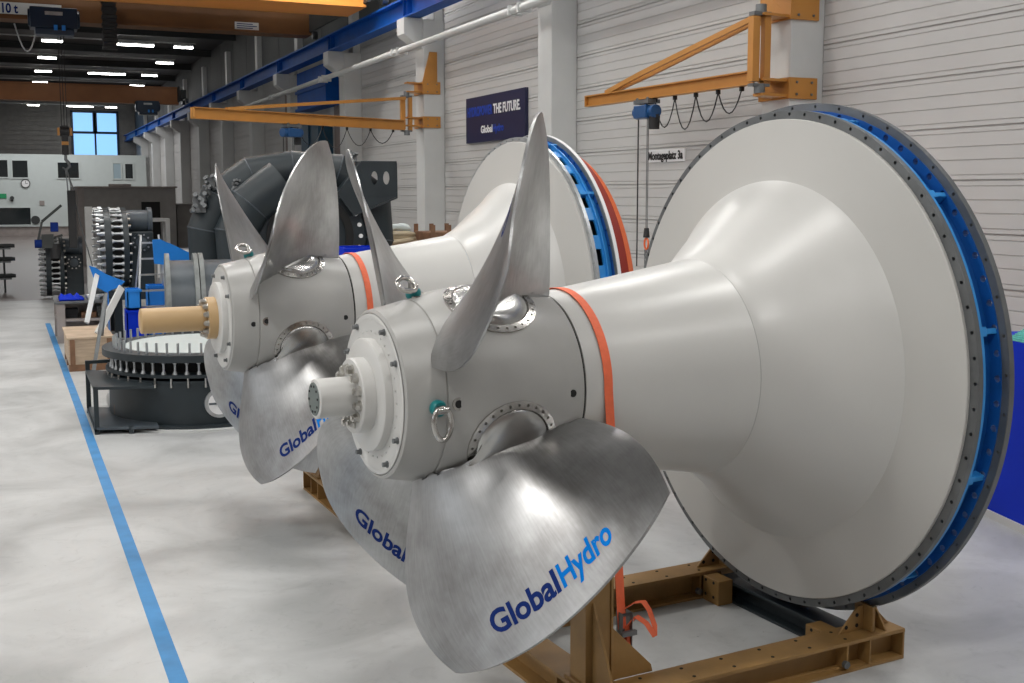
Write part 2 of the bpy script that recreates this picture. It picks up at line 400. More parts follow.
# capacity plate with writing on the second girder, serial plate, cable chain
y = 29.5 - 24.6 + .06
mb = MB().box((-1.4, y - .012, .13), (1.35, y, .40)); pl = mb.build('capacity_plate', 'plank', near, smooth=0); pl['label'] = 'pale plate reading 10 t'
text_obj('10 t', 'lettering', 'navy', (0.06, y - .013, .16), (1, 0, 0), (0, 0, 1), .21, .34, pl)
mb = MB().box((5.4, y - .012, .02), (6.0, y, .26)); pl = mb.build('serial_plate', 'plank', near, smooth=0)
q = MB()
for i in range(4): q.box((5.45, y - .015, .055 + i * .05), (5.95 - (i % 2) * .1, y - .012, .075 + i * .05))
q.build('lettering', 'navy', pl, smooth=0)
# chain hoist trolley under girder two
def hoist_body(name, label, x, y, z, s=1.0):
    t = empty(name, (x, y, z), 0, label, 'hoist')
    mb = MB().box((-.52 * s, -.3, -.05), (.50 * s, .3, .42)); mb.box((-.42 * s, -.32, -.2), (.42 * s, .2, -.05)); mb.cyl((-.56 * s, 0, .2), (.56 * s, 0, .2), .2, n=20)
    mb.build('housing', 'hoist', t, bevel=.02)
    MB().box((-.2 * s, -.315, .24), (.18 * s, -.3, .32)).build('name_plate', 'galv', t, smooth=0)
    for x_ in (-.02, .15): MB().box((x_, -.33, -.1), (x_ + .08, -.3, .02)).build('limit_switch', 'tarp', t, smooth=0)
    return t
h1 = hoist_body('rope_hoist', 'dark blue rope hoist under the near bridge crane, slings hanging below', 1.15, 29.0, 6.46)
mb = MB()
for dx in (.07, .13, .19): mb.cyl((dx, 0, -.2), (dx, 0, -2.25), .008, n=6)
mb.build('rope', 'rubber', h1)
mb = MB().cyl((.03, 0, -2.38), (.23, 0, -2.38), .12, n=20).box((.06, -.08, -2.93), (.20, .08, -2.25))
mb.build('hook_block', 'black', h1)
for lo_, hi_ in (((-.03, -.09, -2.48), (.02, .09, -2.30)), ((.24, -.09, -2.48), (.29, .09, -2.30)), ((.055, -.085, -2.70), (.205, .085, -2.62))): MB().box(lo_, hi_).build('warning_band', 'crane', h1, smooth=0)
mb = MB().tube([(.13, 0, -2.93), (.13, 0, -3.04), (.19, 0, -3.11), (.21, 0, -3.20), (.13, 0, -3.28), (.05, 0, -3.22)], [.03, .035, .04, .04, .035, .015], n=8)
mb.build('hook', 'dsteel', h1)
h2 = hoist_body('rope_hoist', 'dark blue rope hoist hanging at the right end of the far crane', 5.92, 54.2, 6.32, .95)
# drag chain
mb = MB()
for i in range(14): mb.box((2.22 + .02 * (i % 2), 29.15, 6.05 + i * .09), (2.56 - .02 * (i % 2), 29.4, 6.13 + i * .09))
tag(mb.build('drag_chain', 'rubber', smooth=0), 'black cable drag chain hanging from the near crane girder', 'cable chain')
mb = MB().tube([(.30 + .05 * i + .0, 29.0 - .05, 6.5 - 1.0 * sin(pi * i / 10) * .62 + .0) for i in range(11)], .018, n=6)
tag(mb.build('hoist_cable', 'galv'), 'thin pale cable looping from the near girder to the hoist', 'cable')

# ------------------------------------------------------------------ wall jib cranes
def jib(label, colY, zlo, zhi, piv, tip, lugs, boxed, hoist_at, hlabel, drop):
    px, py = piv; tx, ty = tip
    ang = atan2(ty - py, tx - px); L = sqrt((tx - px) ** 2 + (ty - py) ** 2)
    t = empty('jib_crane', (px, py, zlo), 0, label, 'jib crane')
    def W(x, y, z): return (x - px, y - py, z - zlo)
    c, s = cos(ang), sin(ang); n = (-s, c)
    for z0, z1 in boxed:
        mb = MB(); a = XC - .03; b = XW - .1
        mb.prism([W(a, colY - .03, z0), W(b, colY - .03, z0), W(b, colY - .03, z1), W(a, colY - .03, z1)], (0, .03, 0))
        mb.prism([W(a, colY - .03, z0), W(a + .03, colY - .03, z0), W(a + .03, colY - .03, z1), W(a, colY - .03, z1)], (0, .56, 0))
        mb.prism([W(a, colY + .5, z0), W(b, colY + .5, z0), W(b, colY + .5, z1), W(a, colY + .5, z1)], (0, .03, 0))
        mb.prism([W(px - .02, py - .09, z0 + .02), W(a, colY, z0 + .02), W(a, colY + .3, z0 + .02), W(px - .02, py + .09, z0 + .02)], (0, 0, .03))
        mb.prism([W(px - .02, py - .09, z1 - .05), W(a, colY, z1 - .05), W(a, colY + .3, z1 - .05), W(px - .02, py + .09, z1 - .05)], (0, 0, .03))
        br = mb.build('mounting_bracket', 'crane', t, smooth=0, bevel=.004)
        for x_ in (a + .1, b - .08):
            for z_ in (z0 + .05, z1 - .05): MB().cyl(W(x_, colY - .03, z_), W(x_, colY - .045, z_), .014, n=6).build('bolt', 'dsteel', br)
    MB().box((.03, -.04, -.02), (.11, .04, zhi - zlo)).build('mast', 'crane', t, smooth=0, bevel=.004)
    MB().box((-.13, -.05, .02), (-.04, .05, zhi - zlo - .05)).build('pivot_post', 'crane', t, smooth=0, bevel=.004)
    MB().cyl((0, 0, -.1), (0, 0, 0.0), .06, n=14).box((-.12, -.05, -.03), (.1, .05, 0)).build('pivot_bearing', 'dsteel', t)
    MB().cyl((0, 0, zhi - zlo - .02), (0, 0, zhi - zlo + .08), .06, n=14).box((-.12, -.05, zhi - zlo - .04), (.1, .05, zhi - zlo)).build('pivot_bearing', 'dsteel', t)
    # arm: H profile
    A = lambda d, w, z: (c * d + n[0] * w, s * d + n[1] * w, z)
    mb = MB()
    def bx(d0, d1, w0, w1, z0, z1):
        mb.add([A(d0, w0, z0), A(d1, w0, z0), A(d1, w1, z0), A(d0, w1, z0), A(d0, w0, z1), A(d1, w0, z1), A(d1, w1, z1), A(d0, w1, z1)], [(0, 3, 2, 1), (4, 5, 6, 7), (0, 1, 5, 4), (1, 2, 6, 5), (2, 3, 7, 6), (3, 0, 4, 7)])
    ah = lugs
    bx(.1, L, -.06, .06, 0, .016); bx(.1, L, -.06, .06, ah - .016, ah); bx(.1, L, -.012, .012, .016, ah - .016); bx(L - .02, L, -.06, .06, 0, ah)
    mb.build('arm', 'crane', t, smooth=0)
    mb = MB()
    f = .86
    mb.bar(A(.08, -.05, zhi - zlo - .06), A(L * .62, -.07, ah + (zhi - zlo - .06 - ah) * .29), .035, .06)
    mb.bar(A(L * .62, -.07, ah + (zhi - zlo - .06 - ah) * .29), A(L * f, -.03, ah), .035, .06)
    mb.bar(A(.08, .05, zhi - zlo - .06), A(L * .62, .07, ah + (zhi - zlo - .06 - ah) * .29), .035, .06)
    mb.bar(A(L * .62, .07, ah + (zhi - zlo - .06 - ah) * .29), A(L * f, .03, ah), .035, .06)
    mb.build('tie_rod', 'crane', t, smooth=0)
    pl = MB(); 
    pl.add([A(L * .42, -.075, ah * .3), A(L * .5, -.075, ah * .3), A(L * .5, -.075, ah * .75), A(L * .42, -.075, ah * .75)], [(0, 1, 2, 3)])
    pl.add([A(L * .42, -.061, ah * .3), A(L * .5, -.061, ah * .3), A(L * .5, -.061, ah * .75), A(L * .42, -.061, ah * .75)], [(3, 2, 1, 0), ])
    mb = MB(); mb.prism([A(L * .44, -.0605, ah * .3), A(L * .5, -.0605, ah * .3), A(L * .5, -.0605, ah * .75), A(L * .44, -.0605, ah * .75)], (n[0] * -.004, n[1] * -.004, 0))
    mb.build('rating_plate', 'pwhite', t, smooth=0)
    # festoon cable
    pts = []; nb = 4; d0 = .35; d1 = hoist_at - .15
    for k in range(nb):
        for j in range(9):
            u = j / 8; d = d0 + (d1 - d0) * (k + u) / nb
            pts.append(A(d, -.03, -.03 - (.42 if k < nb - 1 else .5) * 4 * u * (1 - u) * (.6 + .4 * ((k * 37) % 5) / 5)))
    MB().tube(pts, .008, n=6).build('festoon_cable', 'rubber', t)
    for k in range(nb + 1):
        d = d0 + (d1 - d0) * k / nb; a_ = A(d, -.03, -.02); MB().box((a_[0] - .02, a_[1] - .02, -.05), (a_[0] + .02, a_[1] + .02, 0)).build('cable_slider', 'rubber', t, smooth=0)
    # hoist hanging from the arm
    hp = A(hoist_at, 0, 0)
    h = empty('chain_hoist', (px + hp[0], py + hp[1], zlo), ang, hlabel, 'hoist')
    q = MB().box((-.17, -.09, -.06), (.17, .09, -.012)); 
    for x_ in (-.12, .12):
        for w in (-.05, .05): q.cyl((x_, w - .02, -.01), (x_, w + .02, -.01), .03, n=12)
    q.build('trolley', 'dsteel', h)
    q = MB().box((-.14, -.11, -.24), (.14, .11, -.08)).cyl((-.22, 0, -.16), (.22, 0, -.16), .085, n=20); q.box((-.02, -.02, -.08), (.02, .02, -.05))
    q.build('motor', 'hblue', h, bevel=.01)
    MB().cyl((-.15, -.02, -.38), (-.15, -.02, -.2), .065, .075, n=16).build('chain_bag', 'rubber', h)
    q = MB()
    for x_ in (-.05, -.02): q.cyl((x_, 0, -.24), (x_, 0, -drop), .006, n=6)
    q.build('load_chain', 'dsteel', h)
    MB().cyl((.19, 0, -.2), (.19, 0, -drop - .5), .009, n=6).build('control_cable', 'rubber', h)
    k = MB().cyl((-.035, 0, -drop - .12), (-.035, 0, -drop), .045, .03, n=12).build('hook_block', 'rubber', h)
    MB().tube([(-.035 + .045 * sin(u), 0, -drop - .2 + .07 * cos(u)) for u in [2 * pi * i / 16 for i in range(16)]], .013, n=8, closed=True).build('hook', 'ocover', h)
    q = MB()
    for i in range(7):
        zz = -drop - .3 - i * .05
        for sx in (-.06, -.01): q.tube([(sx + (.012 * cos(u) if i % 2 else 0), (0 if i % 2 else .012 * cos(u)), zz + .03 * sin(u)) for u in [2 * pi * j / 8 for j in range(8)]], .006, n=5, closed=True)
    q.build('sling_chain', 'dsteel', h)
    return t
jib('ochre wall jib crane on the nearer white column', CY[2], CAMH + 1.17, CAMH + 1.93, (7.5, 10.38), (7.37, 14.13), .15,
    [(CAMH + 1.02, CAMH + 1.25), (CAMH + 1.87, CAMH + 2.3)], 2.26, 'small blue chain hoist hanging from the nearer jib crane, chains reaching down', 1.62)
jib('ochre wall jib crane on the column behind the farther turbine', CY[4], CAMH + 1.26, CAMH + 1.96, (7.5, 22.35), (2.95, 20.3), .2,
    [(CAMH + 1.32, CAMH + 1.55), (CAMH + 2.0, CAMH + 2.25)], 2.9, 'small blue chain hoist hanging from the farther jib crane above the spiral pipe', .8)
mb = MB().prism([(XC - .035, CY[4] - .034, CAMH + 2.25), (XC + .28, CY[4] - .034, CAMH + 2.25), (XC + .28, CY[4] - .034, CAMH + 2.85), (XC + .12, CY[4] - .034, CAMH + 2.85)], (0, .03, 0))
tag(mb.build('gusset_plate', 'crane', smooth=0), 'ochre plate bolted on the far jib column above the top bracket', 'plate')

# ------------------------------------------------------------------ wall signs
t = empty('poster', (XW - .05, 20.96, CAMH + .95), 0, 'dark navy poster on the right wall with white and blue lettering', 'poster')
MB().box((-.02, -2.78, 0), (.045, 0, .86)).build('board', 'poster', t, smooth=0, bevel=.005)
text_obj('HYDROPOWER', 'lettering', 'pblue', (-.024, -.1, .50), (0, -1, 0), (0, 0, 1), .17, 1.24, t)['label'] = 'royal blue word HYDROPOWER'
text_obj('THE FUTURE.', 'lettering', 'pwhite', (-.024, -1.38, .50), (0, -1, 0), (0, 0, 1), .17, 1.22, t)['label'] = 'white words THE FUTURE.'
text_obj('Global', 'lettering', 'pwhite', (-.024, -.78, .17), (0, -1, 0), (0, 0, 1), .13, .56, t)['label'] = 'white word Global'
text_obj('Hydro', 'lettering', 'pblue', (-.024, -1.36, .17), (0, -1, 0), (0, 0, 1), .13, .50, t)['label'] = 'blue word Hydro'
t = empty('wall_sign', (XW - .02, 14.08, CAMH + .42), 0, 'small white wall sign reading Montageplatz 3a beside the hoist chains', 'sign')
MB().box((-.006, -.96, 0), (.018, 0, .17)).build('board', 'pwhite', t, smooth=0)
text_obj('Montageplatz 3a', 'lettering', 'rubber', (-.010, -.03, .035), (0, -1, 0), (0, 0, 1), .11, .90, t)
t = empty('wall_sign', (XW - .02, 23.9, CAMH + .30), 0, 'tiny white wall sign left of the farther jib column', 'sign')
MB().box((-.006, -.9, 0), (.018, 0, .17)).build('board', 'pwhite', t, smooth=0)
text_obj('Montageplatz', 'lettering', 'rubber', (-.010, -.05, .035), (0, -1, 0), (0, 0, 1), .1, .8, t)

# ------------------------------------------------------------------ turbines
NU = NV = 4
BL = [0.43639, 0.39262, 0.29359, 0.42650, 0.47715, 0.47936, 0.53782, 0.46875, 0.81139, 0.79133, 0.88364, 0.91990, 1.22543, 1.24763, 1.23837, 1.10390, 0.62750, 0.84305, 0.78695, 0.51145, 0.14504, 0.25947, 0.32552, 0.28413, -0.02598, -0.11761, -0.06940, -0.15872, -0.25368, -0.47302, -0.36906, -0.34645, 0.45995, -0.01563, 1.37873, 0.02514, 0.06240]
B0 = radians(31)
ZA = 1.66
HUBP = [(.303, .402), (.312, .418), (.40, .436), (.494, .457), (.497, .452), (.501, .452), (.504, .460), (.60, .487), (.70, .505), (.80, .513), (.90, .513), (1.0, .506), (1.075, .496), (1.16, .478), (1.246, .4585)]
def hub_r(a):
    for (a0, r0), (a1, r1) in zip(HUBP, HUBP[1:]):
        if a0 <= a <= a1: return r0 + (r1 - r0) * (a - a0) / (a1 - a0)
    return HUBP[0][1] if a < HUBP[0][0] else .4585
def bern(t): return ((1 - t) ** 3, 3 * t * (1 - t) ** 2, 3 * t * t * (1 - t), t ** 3)
def bsurf(u, w):
    bu, bw = bern(u), bern(w); a = ph = 0
    for i in range(4):
        for j in range(4):
            c = bu[i] * bw[j]; a += c * BL[i * 4 + j]; ph += c * BL[16 + i * 4 + j]
    rh = BL[32] + BL[33] * 4 * u * (1 - u); rt = BL[34] + BL[35] * u + BL[36] * 4 * u * (1 - u)
    r = rh + (rt - rh) * w
    return a, ph, r
def b3(u, w):
    a, ph, r = bsurf(u, w)
    gap = max(0, hub_r(a) + .010 - r)          # keep the free edges just clear of the hub
    if gap > 0: r += gap * (1 - w)
    return Vector((a, -r * sin(ph), r * cos(ph)))
def bnorm(u, w):
    e = .01
    du = b3(min(1, u + e), w) - b3(max(0, u - e), w); dw = b3(u, min(1, w + e)) - b3(u, max(0, w - e))
    return du.cross(dw).normalized()
def sstep(x): x = max(0, min(1, x)); return x * x * (3 - 2 * x)
def bthick(u, w):
    t = .015 + .032 * (1 - w) * sin(pi * u)
    d2 = ((u - .55) / .26) ** 2 + (w / .24) ** 2
    t += .085 * math.exp(-d2 * 1.3) * sstep(u / .3) * sstep((1 - u) / .25)
    e = min(u, 1 - u)
    return t * (.35 + .65 * sstep(e / .12)) * (.6 + .4 * sstep((1 - w) / .08)) + .004
def blade_mesh():
    nu, nw = 40, 48; mb = MB(); uv = []
    for side in (1, -1):
        for i in range(nu + 1):
            for j in range(nw + 1):
                u, w = i / nu, j / nw
                mb.v.append(tuple(b3(u, w) + bnorm(u, w) * (side * bthick(u, w) / 2))); uv.append((u, w))
    K = (nu + 1) * (nw + 1); I = lambda s, i, j: s * K + i * (nw + 1) + j
    for i in range(nu):
        for j in range(nw):
            mb.f.append((I(0, i, j), I(0, i + 1, j), I(0, i + 1, j + 1), I(0, i, j + 1)))
            mb.f.append((I(1, i, j + 1), I(1, i + 1, j + 1), I(1, i + 1, j), I(1, i, j)))
    for j in range(nw):
        mb.f.append((I(0, 0, j), I(0, 0, j + 1), I(1, 0, j + 1), I(1, 0, j))); mb.f.append((I(0, nu, j + 1), I(0, nu, j), I(1, nu, j), I(1, nu, j + 1)))
    for i in range(nu):
        mb.f.append((I(0, i + 1, 0), I(0, i, 0), I(1, i, 0), I(1, i + 1, 0))); mb.f.append((I(0, i, nw), I(0, i + 1, nw), I(1, i + 1, nw), I(1, i, nw)))
    mb.uv = uv
    return mb
# blade template centred on the axis line z = 0 of the turbine frame, radial direction +z
def hubpt(a, t, lift=0.0):
    """point on the hub over axial a and tangential distance t (towards -y)"""
    r = hub_r(a) + lift; ph = FP + t / hub_r(a); return Vector((a, -r * sin(ph), r * cos(ph)))
AF, FP = .8406, -.0889
def make_blade():
    o = blade_mesh().build('blade', 'blade', smooth=50)
    # flange ring, seated on the hub
    R0, R1, lift = .196, .234, .012; n = 28; mb = MB()
    def P(r, t, l): return hubpt(AF + r * cos(t), r * sin(t), l)
    q = 8
    for k in range(n):
        t0 = 2 * pi * (k - .5) / n; t1 = 2 * pi * (k + .5) / n; tm = (t0 + t1) / 2; rc = .215; rh = .0075
        h = [(rc + rh * cos(2 * pi * (i + .5) / q), tm + rh * sin(2 * pi * (i + .5) / q) / rc) for i in range(q)]
        hv = [P(*x, lift) for x in h]; cr = [P(R1, t1, lift), P(R0, t1, lift), P(R0, t0, lift), P(R1, t0, lift)]
        mb.add(hv + cr, [(0, 1, q), (1, 2, q + 1, q), (2, 3, q + 1), (3, 4, q + 2, q + 1), (4, 5, q + 2), (5, 6, q + 3, q + 2), (6, 7, q + 3), (7, 0, q, q + 3)])
        mb.add(hv + [P(*x, -.02) for x in h], [(i, (i + 1) % q, q + (i + 1) % q, q + i) for i in range(q)])
        mb.add([P(R1, t0, lift), P(R1, t1, lift), P(R1, t1, -.03), P(R1, t0, -.03)], [(0, 1, 2, 3)])
        mb.add([P(R0, t0, lift), P(R0, t1, lift), P(R0, t1, -.03), P(R0, t0, -.03)], [(0, 1, 2, 3)])
    f = mb.build('root_flange', 'steel', o); f['label'] = 'bright ring with bolt holes at the blade root'
    # trunnion: circle on the hub lofted into the blade root
    mb = MB(); n = 56; S = 16; w1 = .10
    for s in range(S + 1):
        x = s / S; e = sstep((x - .06) / .94) ** 1.15
        for k in range(n):
            t = 2 * pi * k / n
            base = P(.195 * (1 - .50 * x), t, .002 + .050 * sin(x * pi / 2))
            u = .50 + .27 * cos(t); side = sin(t)
            tgt = b3(u, w1); nn = bnorm(u, w1)
            if nn.dot(Vector((0, -1, 0))) < 0: nn = -nn
            tgt = tgt + nn * side * .5 * (bthick(u, w1) * .92)
            mb.v.append(tuple(base.lerp(tgt, e)))
    for s in range(S):
        for k in range(n): mb.f.append((s * n + k, s * n + (k + 1) % n, (s + 1) * n + (k + 1) % n, (s + 1) * n + k))
    mb.f.append(tuple(range(n)))
    mb.build('trunnion', mat('smooth turned steel', (.58, .575, .56), .27, 1.0, var=.3, vscale=5), o, smooth=70)
    # lettering on the pressure side
    def lettering(body, x0n, x1n, m, lab):
        vs, fs = text_mesh(body); x0 = min(v.x for v in vs); x1 = max(v.x for v in vs); P2 = []
        BLc, BRc, TLc, TRc = (.2832, .8654), (.7319, .8674), (.2877, .7595), (.7466, .7496)
        for v in vs:
            s = .03 + x0n + (x1n - x0n) * (v.x - x0) / (x1 - x0); t = v.y / .69 + .02
            u = (BLc[0] * (1 - s) + BRc[0] * s) * (1 - t) + (TLc[0] * (1 - s) + TRc[0] * s) * t
            w = (BLc[1] * (1 - s) + BRc[1] * s) * (1 - t) + (TLc[1] * (1 - s) + TRc[1] * s) * t
            P2.append((u, w))
        g = SIDE; n = len(P2); mb = MB()
        A = [b3(u, w) + bnorm(u, w) * (g * (bthick(u, w) / 2 + .0012)) for u, w in P2]; Bq = [b3(u, w) + bnorm(u, w) * (g * (bthick(u, w) / 2 - .001)) for u, w in P2]
        mb.add(A + Bq, [f for f in fs] + [tuple(i + n for i in reversed(f)) for f in fs])
        l = mb.build('lettering', m, o, smooth=0); l['label'] = lab
    lettering('Global', 0.0, .545, 'navy', 'dark navy word Global')
    lettering('Hydro', .565, 1.0, 'cyan', 'bright blue word Hydro')
    return o
SIDE = 1 if bnorm(.5, .8).dot(Vector((-.7, -.75, .3))) > 0 else -1
def rot_part(o, ang):
    o.rotation_euler = (ang, 0, 0)   # +x rotation turns +z towards -y, that is towards the camera

def swivel(parent, a, ph, link_dir, r=None, sv=None):
    """teal swivel with a forged steel ring; local z = radial"""
    r = hub_r(a) if r is None else r
    M4 = Matrix.Translation((a, -r * sin(ph), ZA + r * cos(ph))) @ Matrix.Rotation(ph, 4, 'X')
    s = MB().lathe([(-.01, .030), (.0, .038), (.028, .040), (.042, .032), (.046, .0)], ax='z', n=24).build('lifting_swivel', 'teal', parent); s.matrix_local = M4
    ld = Vector(link_dir).normalized()
    c = Vector((0, 0, .062)) ; pts = []
    side = Vector((1, 0, 0)) if abs(ld.x) < .7 else Vector((0, 1, 0))
    if sv: side = Vector(sv); c = Vector((0, 0, .07))
    side = (side - ld * side.dot(ld)).normalized()
    for i in range(28):
        t = 2 * pi * i / 28; pts.append(c + ld * (.066 + .074 * cos(t) * 1.0) + side * (.044 * sin(t) * (1 - .12 * cos(t))))
    b = MB().tube(pts, .0135, n=10, closed=True).build('lifting_ring', 'steel', s)
    pin = MB().cyl(c - side * .03, c + side * .03, .017, n=12).box((-.018, -.018, .03), (.018, .018, .07)).build('shackle_pin', 'steel', s)

def turbine(name, loc, rz, label, first=True, template=None):
    t = empty(name, loc, rz, label, 'turbine', 'bulb turbines on ochre transport frames')
    O = (0, 0, ZA)
    if first: NL, TR, aW, rW, aF, rF, aR, rR = 0.0, .097, 2.854, 1.4165, 2.874, 1.467, 3.040, 1.513
    else: NL, TR, aW, rW, aF, rF, aR, rR = -.312, .098, 2.865, 1.4162, 2.887, 1.458, 3.058, 1.487
    # nose shaft
    pm = 'white' if first else 'tan'
    sh = MB().lathe([(NL, 0), (NL, TR - .008), (NL + .006, TR), (.19, TR)], O, n=64).build('nose_shaft', pm, t)
    if first:
        mb = MB().lathe([(NL - .004, 0), (NL - .004, TR * .82), (NL, TR * .84)], O, n=48)
        e = mb.build('end_cap', mat('grey green steel', (.16, .19, .18), .5, .3), sh)
        mb = MB()
        for k in range(10):
            a = 2 * pi * k / 10 + .2; y, z = TR * .66 * sin(a), TR * .66 * cos(a); mb.cyl((NL - .008, -y, ZA + z), (NL - .003, -y, ZA + z), .006, n=8)
        mb.build('cap_screw', 'black', e)
    rb, ab = (.186, .186) if first else (.165, .18)
    MB().lathe([(ab, 0), (ab, rb - .006), (ab + .006, rb), (.253, rb)], O, n=96).build('shaft_flange', pm, t)
    nbolt = 12
    for k in range(nbolt):
        a = 2 * pi * (k + .4) / nbolt; rr = .135 if first else .132; y, z = -rr * sin(a), rr * cos(a)
        mb = MB().cyl((ab - .030, y, ZA + z), (ab - .007, y, ZA + z), .022, n=6).cyl((ab - .038, y, ZA + z), (ab - .030, y, ZA + z), .013, n=10).cyl((ab - .007, y, ZA + z), (ab, y, ZA + z), .027, n=16)
        mb.build('bolt', 'bolt', t, smooth=30)
    # cover plate and front ring
    MB().lathe([(.251, .10), (.251, .270), (.258, .279), (.304, .279)], O, n=96).build('cover_plate', 'white', t)
    mb = MB().holed(.276, .372, .298, .306, 32, .312, .0055, 0, O); mb.lathe([(.306, .372), (.306, .398), (.320, .402), (.320, .2), (.306, .28)], O, n=128)
    mb.lathe([(.2975, .372), (.2975, .394), (.300, .398)], O, n=128)
    fr = mb.build('front_ring', 'white', t)
    for k in range(8):
        a = 2 * pi * (k + (.30 if k % 2 else .62)) / 8; y, z = -.368 * sin(a), .368 * cos(a)
        MB().cyl((.272, y, ZA + z), (.300, y, ZA + z), .013, n=6).cyl((.292, y, ZA + z), (.299, y, ZA + z), .017, n=14).build('ring_bolt', 'dsteel', fr, smooth=30)
    # hub and its details
    MB().lathe(HUBP + [(1.247, .44)], O, n=160).build('hub', 'hub', t)
    for k in range(4):
        for a in (.547, 1.168):
            ph = pi / 2 * k + pi / 2 - .01; r = hub_r(a)
            p = Vector((a, -r * sin(ph), ZA + r * cos(ph))); d = Vector((0, -sin(ph), cos(ph)))
            MB().cyl(p - d * .02, p + d * .003, .019, n=20).build('plug', 'hole', t)
            if a < 1:
                q = MB().cyl(p - d * .02, p + d * .0015, .031, n=28); q.build('plug_seat', 'steel', t)
    MB().lathe([(1.246, .4), (1.246, .4505), (1.262, .4505), (1.262, .4)], O, n=128).build('seal_gap', 'hole', t)
    # fixed tube, bell and cone
    MB().lathe([(1.258, .44), (1.258, .4595), (1.27, .4625), (1.75, .535), (2.241, .6130), (2.2435, .6105)], O, n=160).build('guide_tube', 'white', t)
    s = (aW - 2.244) / (2.8614 - 2.244)
    bell = [(2.2445, .611), (2.248, .615), (2.30, .645), (2.35, .672), (2.40, .705), (2.45, .743), (2.50, .785), (2.60, .866), (2.70, .944), (2.79, 1.022), (2.822, 1.060)]
    MB().lathe([(2.244 + (a - 2.244) * s, r) for a, r in bell], O, n=160).build('bell', 'white', t, smooth=30)
    MB().lathe([(2.244 + (2.822 - 2.244) * s, 1.058), (2.244 + (2.834 - 2.244) * s, 1.10), (aW, rW - .004), (aW + .004, rW), (aF, rW)], O, n=160).build('cone_shield', 'disc', t, smooth=30)
    ph0 = -0.215
    if first:
        mb = MB().holed(rW - .06, rF - .002, aF, aF + .034, 72, 1.4455, .0105, ph0, O); mb.lathe([(aF, rF - .0025), (aF, rF - .001), (aF + .001, rF), (aF + .033, rF), (aF + .034, rF - .0025)], O, n=240)
        mb.build('front_flange', 'dsteel', t, smooth=30)
        # blue casing with round openings
        MB().lathe([(aF + .034, 1.405), (aR - .001, 1.405)], O, n=160).build('casing', 'blue', t, smooth=30)
        MB().holed(1.404, 1.469, aR - .006, aR + .034, 72, 1.4450, .0185, .2985, O, q=8).build('casing_flange', 'blue', t, smooth=30)
        MB().lathe([(aF + .035, 1.40), (aF + .035, 1.466), (aF + .052, 1.466), (aF + .056, 1.43), (aF + .075, 1.425), (aF + .078, 1.40)], O, n=160).build('stiffening_ring', 'lblue', t, smooth=30)
        nr = 12; r0, r1 = 1.40, 1.478
        mb = MB().holed(1.4685, rR - .002, aR, aR + .035, 48, 1.4925, .0095, .0675, O); mb.lathe([(aR, rR - .0028), (aR, rR - .001), (aR + .001, rR), (aR + .034, rR), (aR + .035, rR - .0028)], O, n=240)
        mb.build('rear_flange', 'dsteel', t, smooth=30)
    else:
        MB().holed(rW - .06, rF, aF, aF + .028, 72, 1.439, .008, ph0, O).build('front_flange', 'galv', t, smooth=30)
        casing(t, O, aF + .028, aF + .105, 1.434, 36, ph0 + .05, .068, .026)
        MB().lathe([(aF + .105, 1.40), (aF + .105, 1.456), (aF + .113, 1.456), (aF + .116, 1.41), (aR, 1.405)], O, n=160).build('stiffening_ring', 'lblue', t, smooth=30)
        nr = 12; r0, r1 = 1.40, 1.472
        MB().holed(1.402, 1.448, aR, aR + .018, 72, 1.432, .010, .03, O).build('casing_flange', 'blue', t, smooth=30)
        MB().holed(1.448, rR - .004, aR - .001, aR + .019, 60, 1.466, .006, .03, O).build('rear_flange', 'gflange', t, smooth=30)
        MB().lathe([(aR + .005, rR - .004), (aR + .005, rR), (aR + .034, rR), (aR + .034, 1.40)], O, n=200).build('flange_rim', 'pwhite', t, smooth=30)
        MB().lathe([(aR + .034, 1.40), (aR + .168, 1.386)], O, n=160).build('cover_inner_ring', 'dred', t, smooth=30)
        MB().lathe([(aR + .168, 1.386), (aR + .169, 1.388), (aR + .237, 1.346), (aR + .25, 1.2), (aR + .22, .6), (aR + .22, 0)], O, n=160).build('transport_cover', 'ocover', t, smooth=30)
    for k in range(nr):
        a = ph0 + pi / 6 * k + radians(30)
        Mx = Matrix.Translation(O) @ Matrix.Rotation(a, 4, 'X')
        x0 = aF + .036; x1 = aR
        mb = MB().box((x0, -.014, r0), (x1, .014, r1 - .02), Mx).box((x0, -.024, r1 - .035), (x0 + .05, .024, r1 - .014), Mx)
        mb.build('casing_rib', 'lblue', t, smooth=0, bevel=.004)
    # rear closure (seen only from behind)
    MB().lathe([(aR + (.034 if first else .02), 1.404), (aR + .03, 1.30), (aR - .02, .9), (aR - .04, 0)], O, n=96).build('rear_plate', 'slate', t)
    # blades
    for k in range(4):
        b = copy_tree(template, t) if not (first and k == 0) else template
        if first and k == 0: b.parent = t
        b.location = (0, 0, ZA); rot_part(b, B0 + k * pi / 2 - (radians(2.3) if k == 2 else -radians(2.0) if k == 3 else 0))
    for k in range(4):
        ph = k * pi / 2 + radians(-5)
        ld = (0, .0, 1) if k else (-.75, .1, .1)
        a = .445 if k % 2 else .56
        if k == 1: ld = (.05, 1, -.05); ph = radians(91)
        if k == 0: ld = (-.78, -.60, -.12); a = .54
        if k == 1 and not first:
            r = hub_r(.452); ph2 = radians(92); p = Vector((.452, -r * sin(ph2), ZA + r * cos(ph2))); d = Vector((0, -sin(ph2), cos(ph2)))
            MB().cyl(p - d * .02, p + d * .003, .019, n=20).build('plug', 'hole', t); continue
        if k == 1:
            # hanging straight down: in the local frame of the swivel, world -z is local +y rotated
            ld = (0, -cos(pi/2), 0); ld = (.02, -1, .04)
        swivel(t, a, ph, ld, sv=(-.45, .5, .75) if k == 0 else None)
    return t
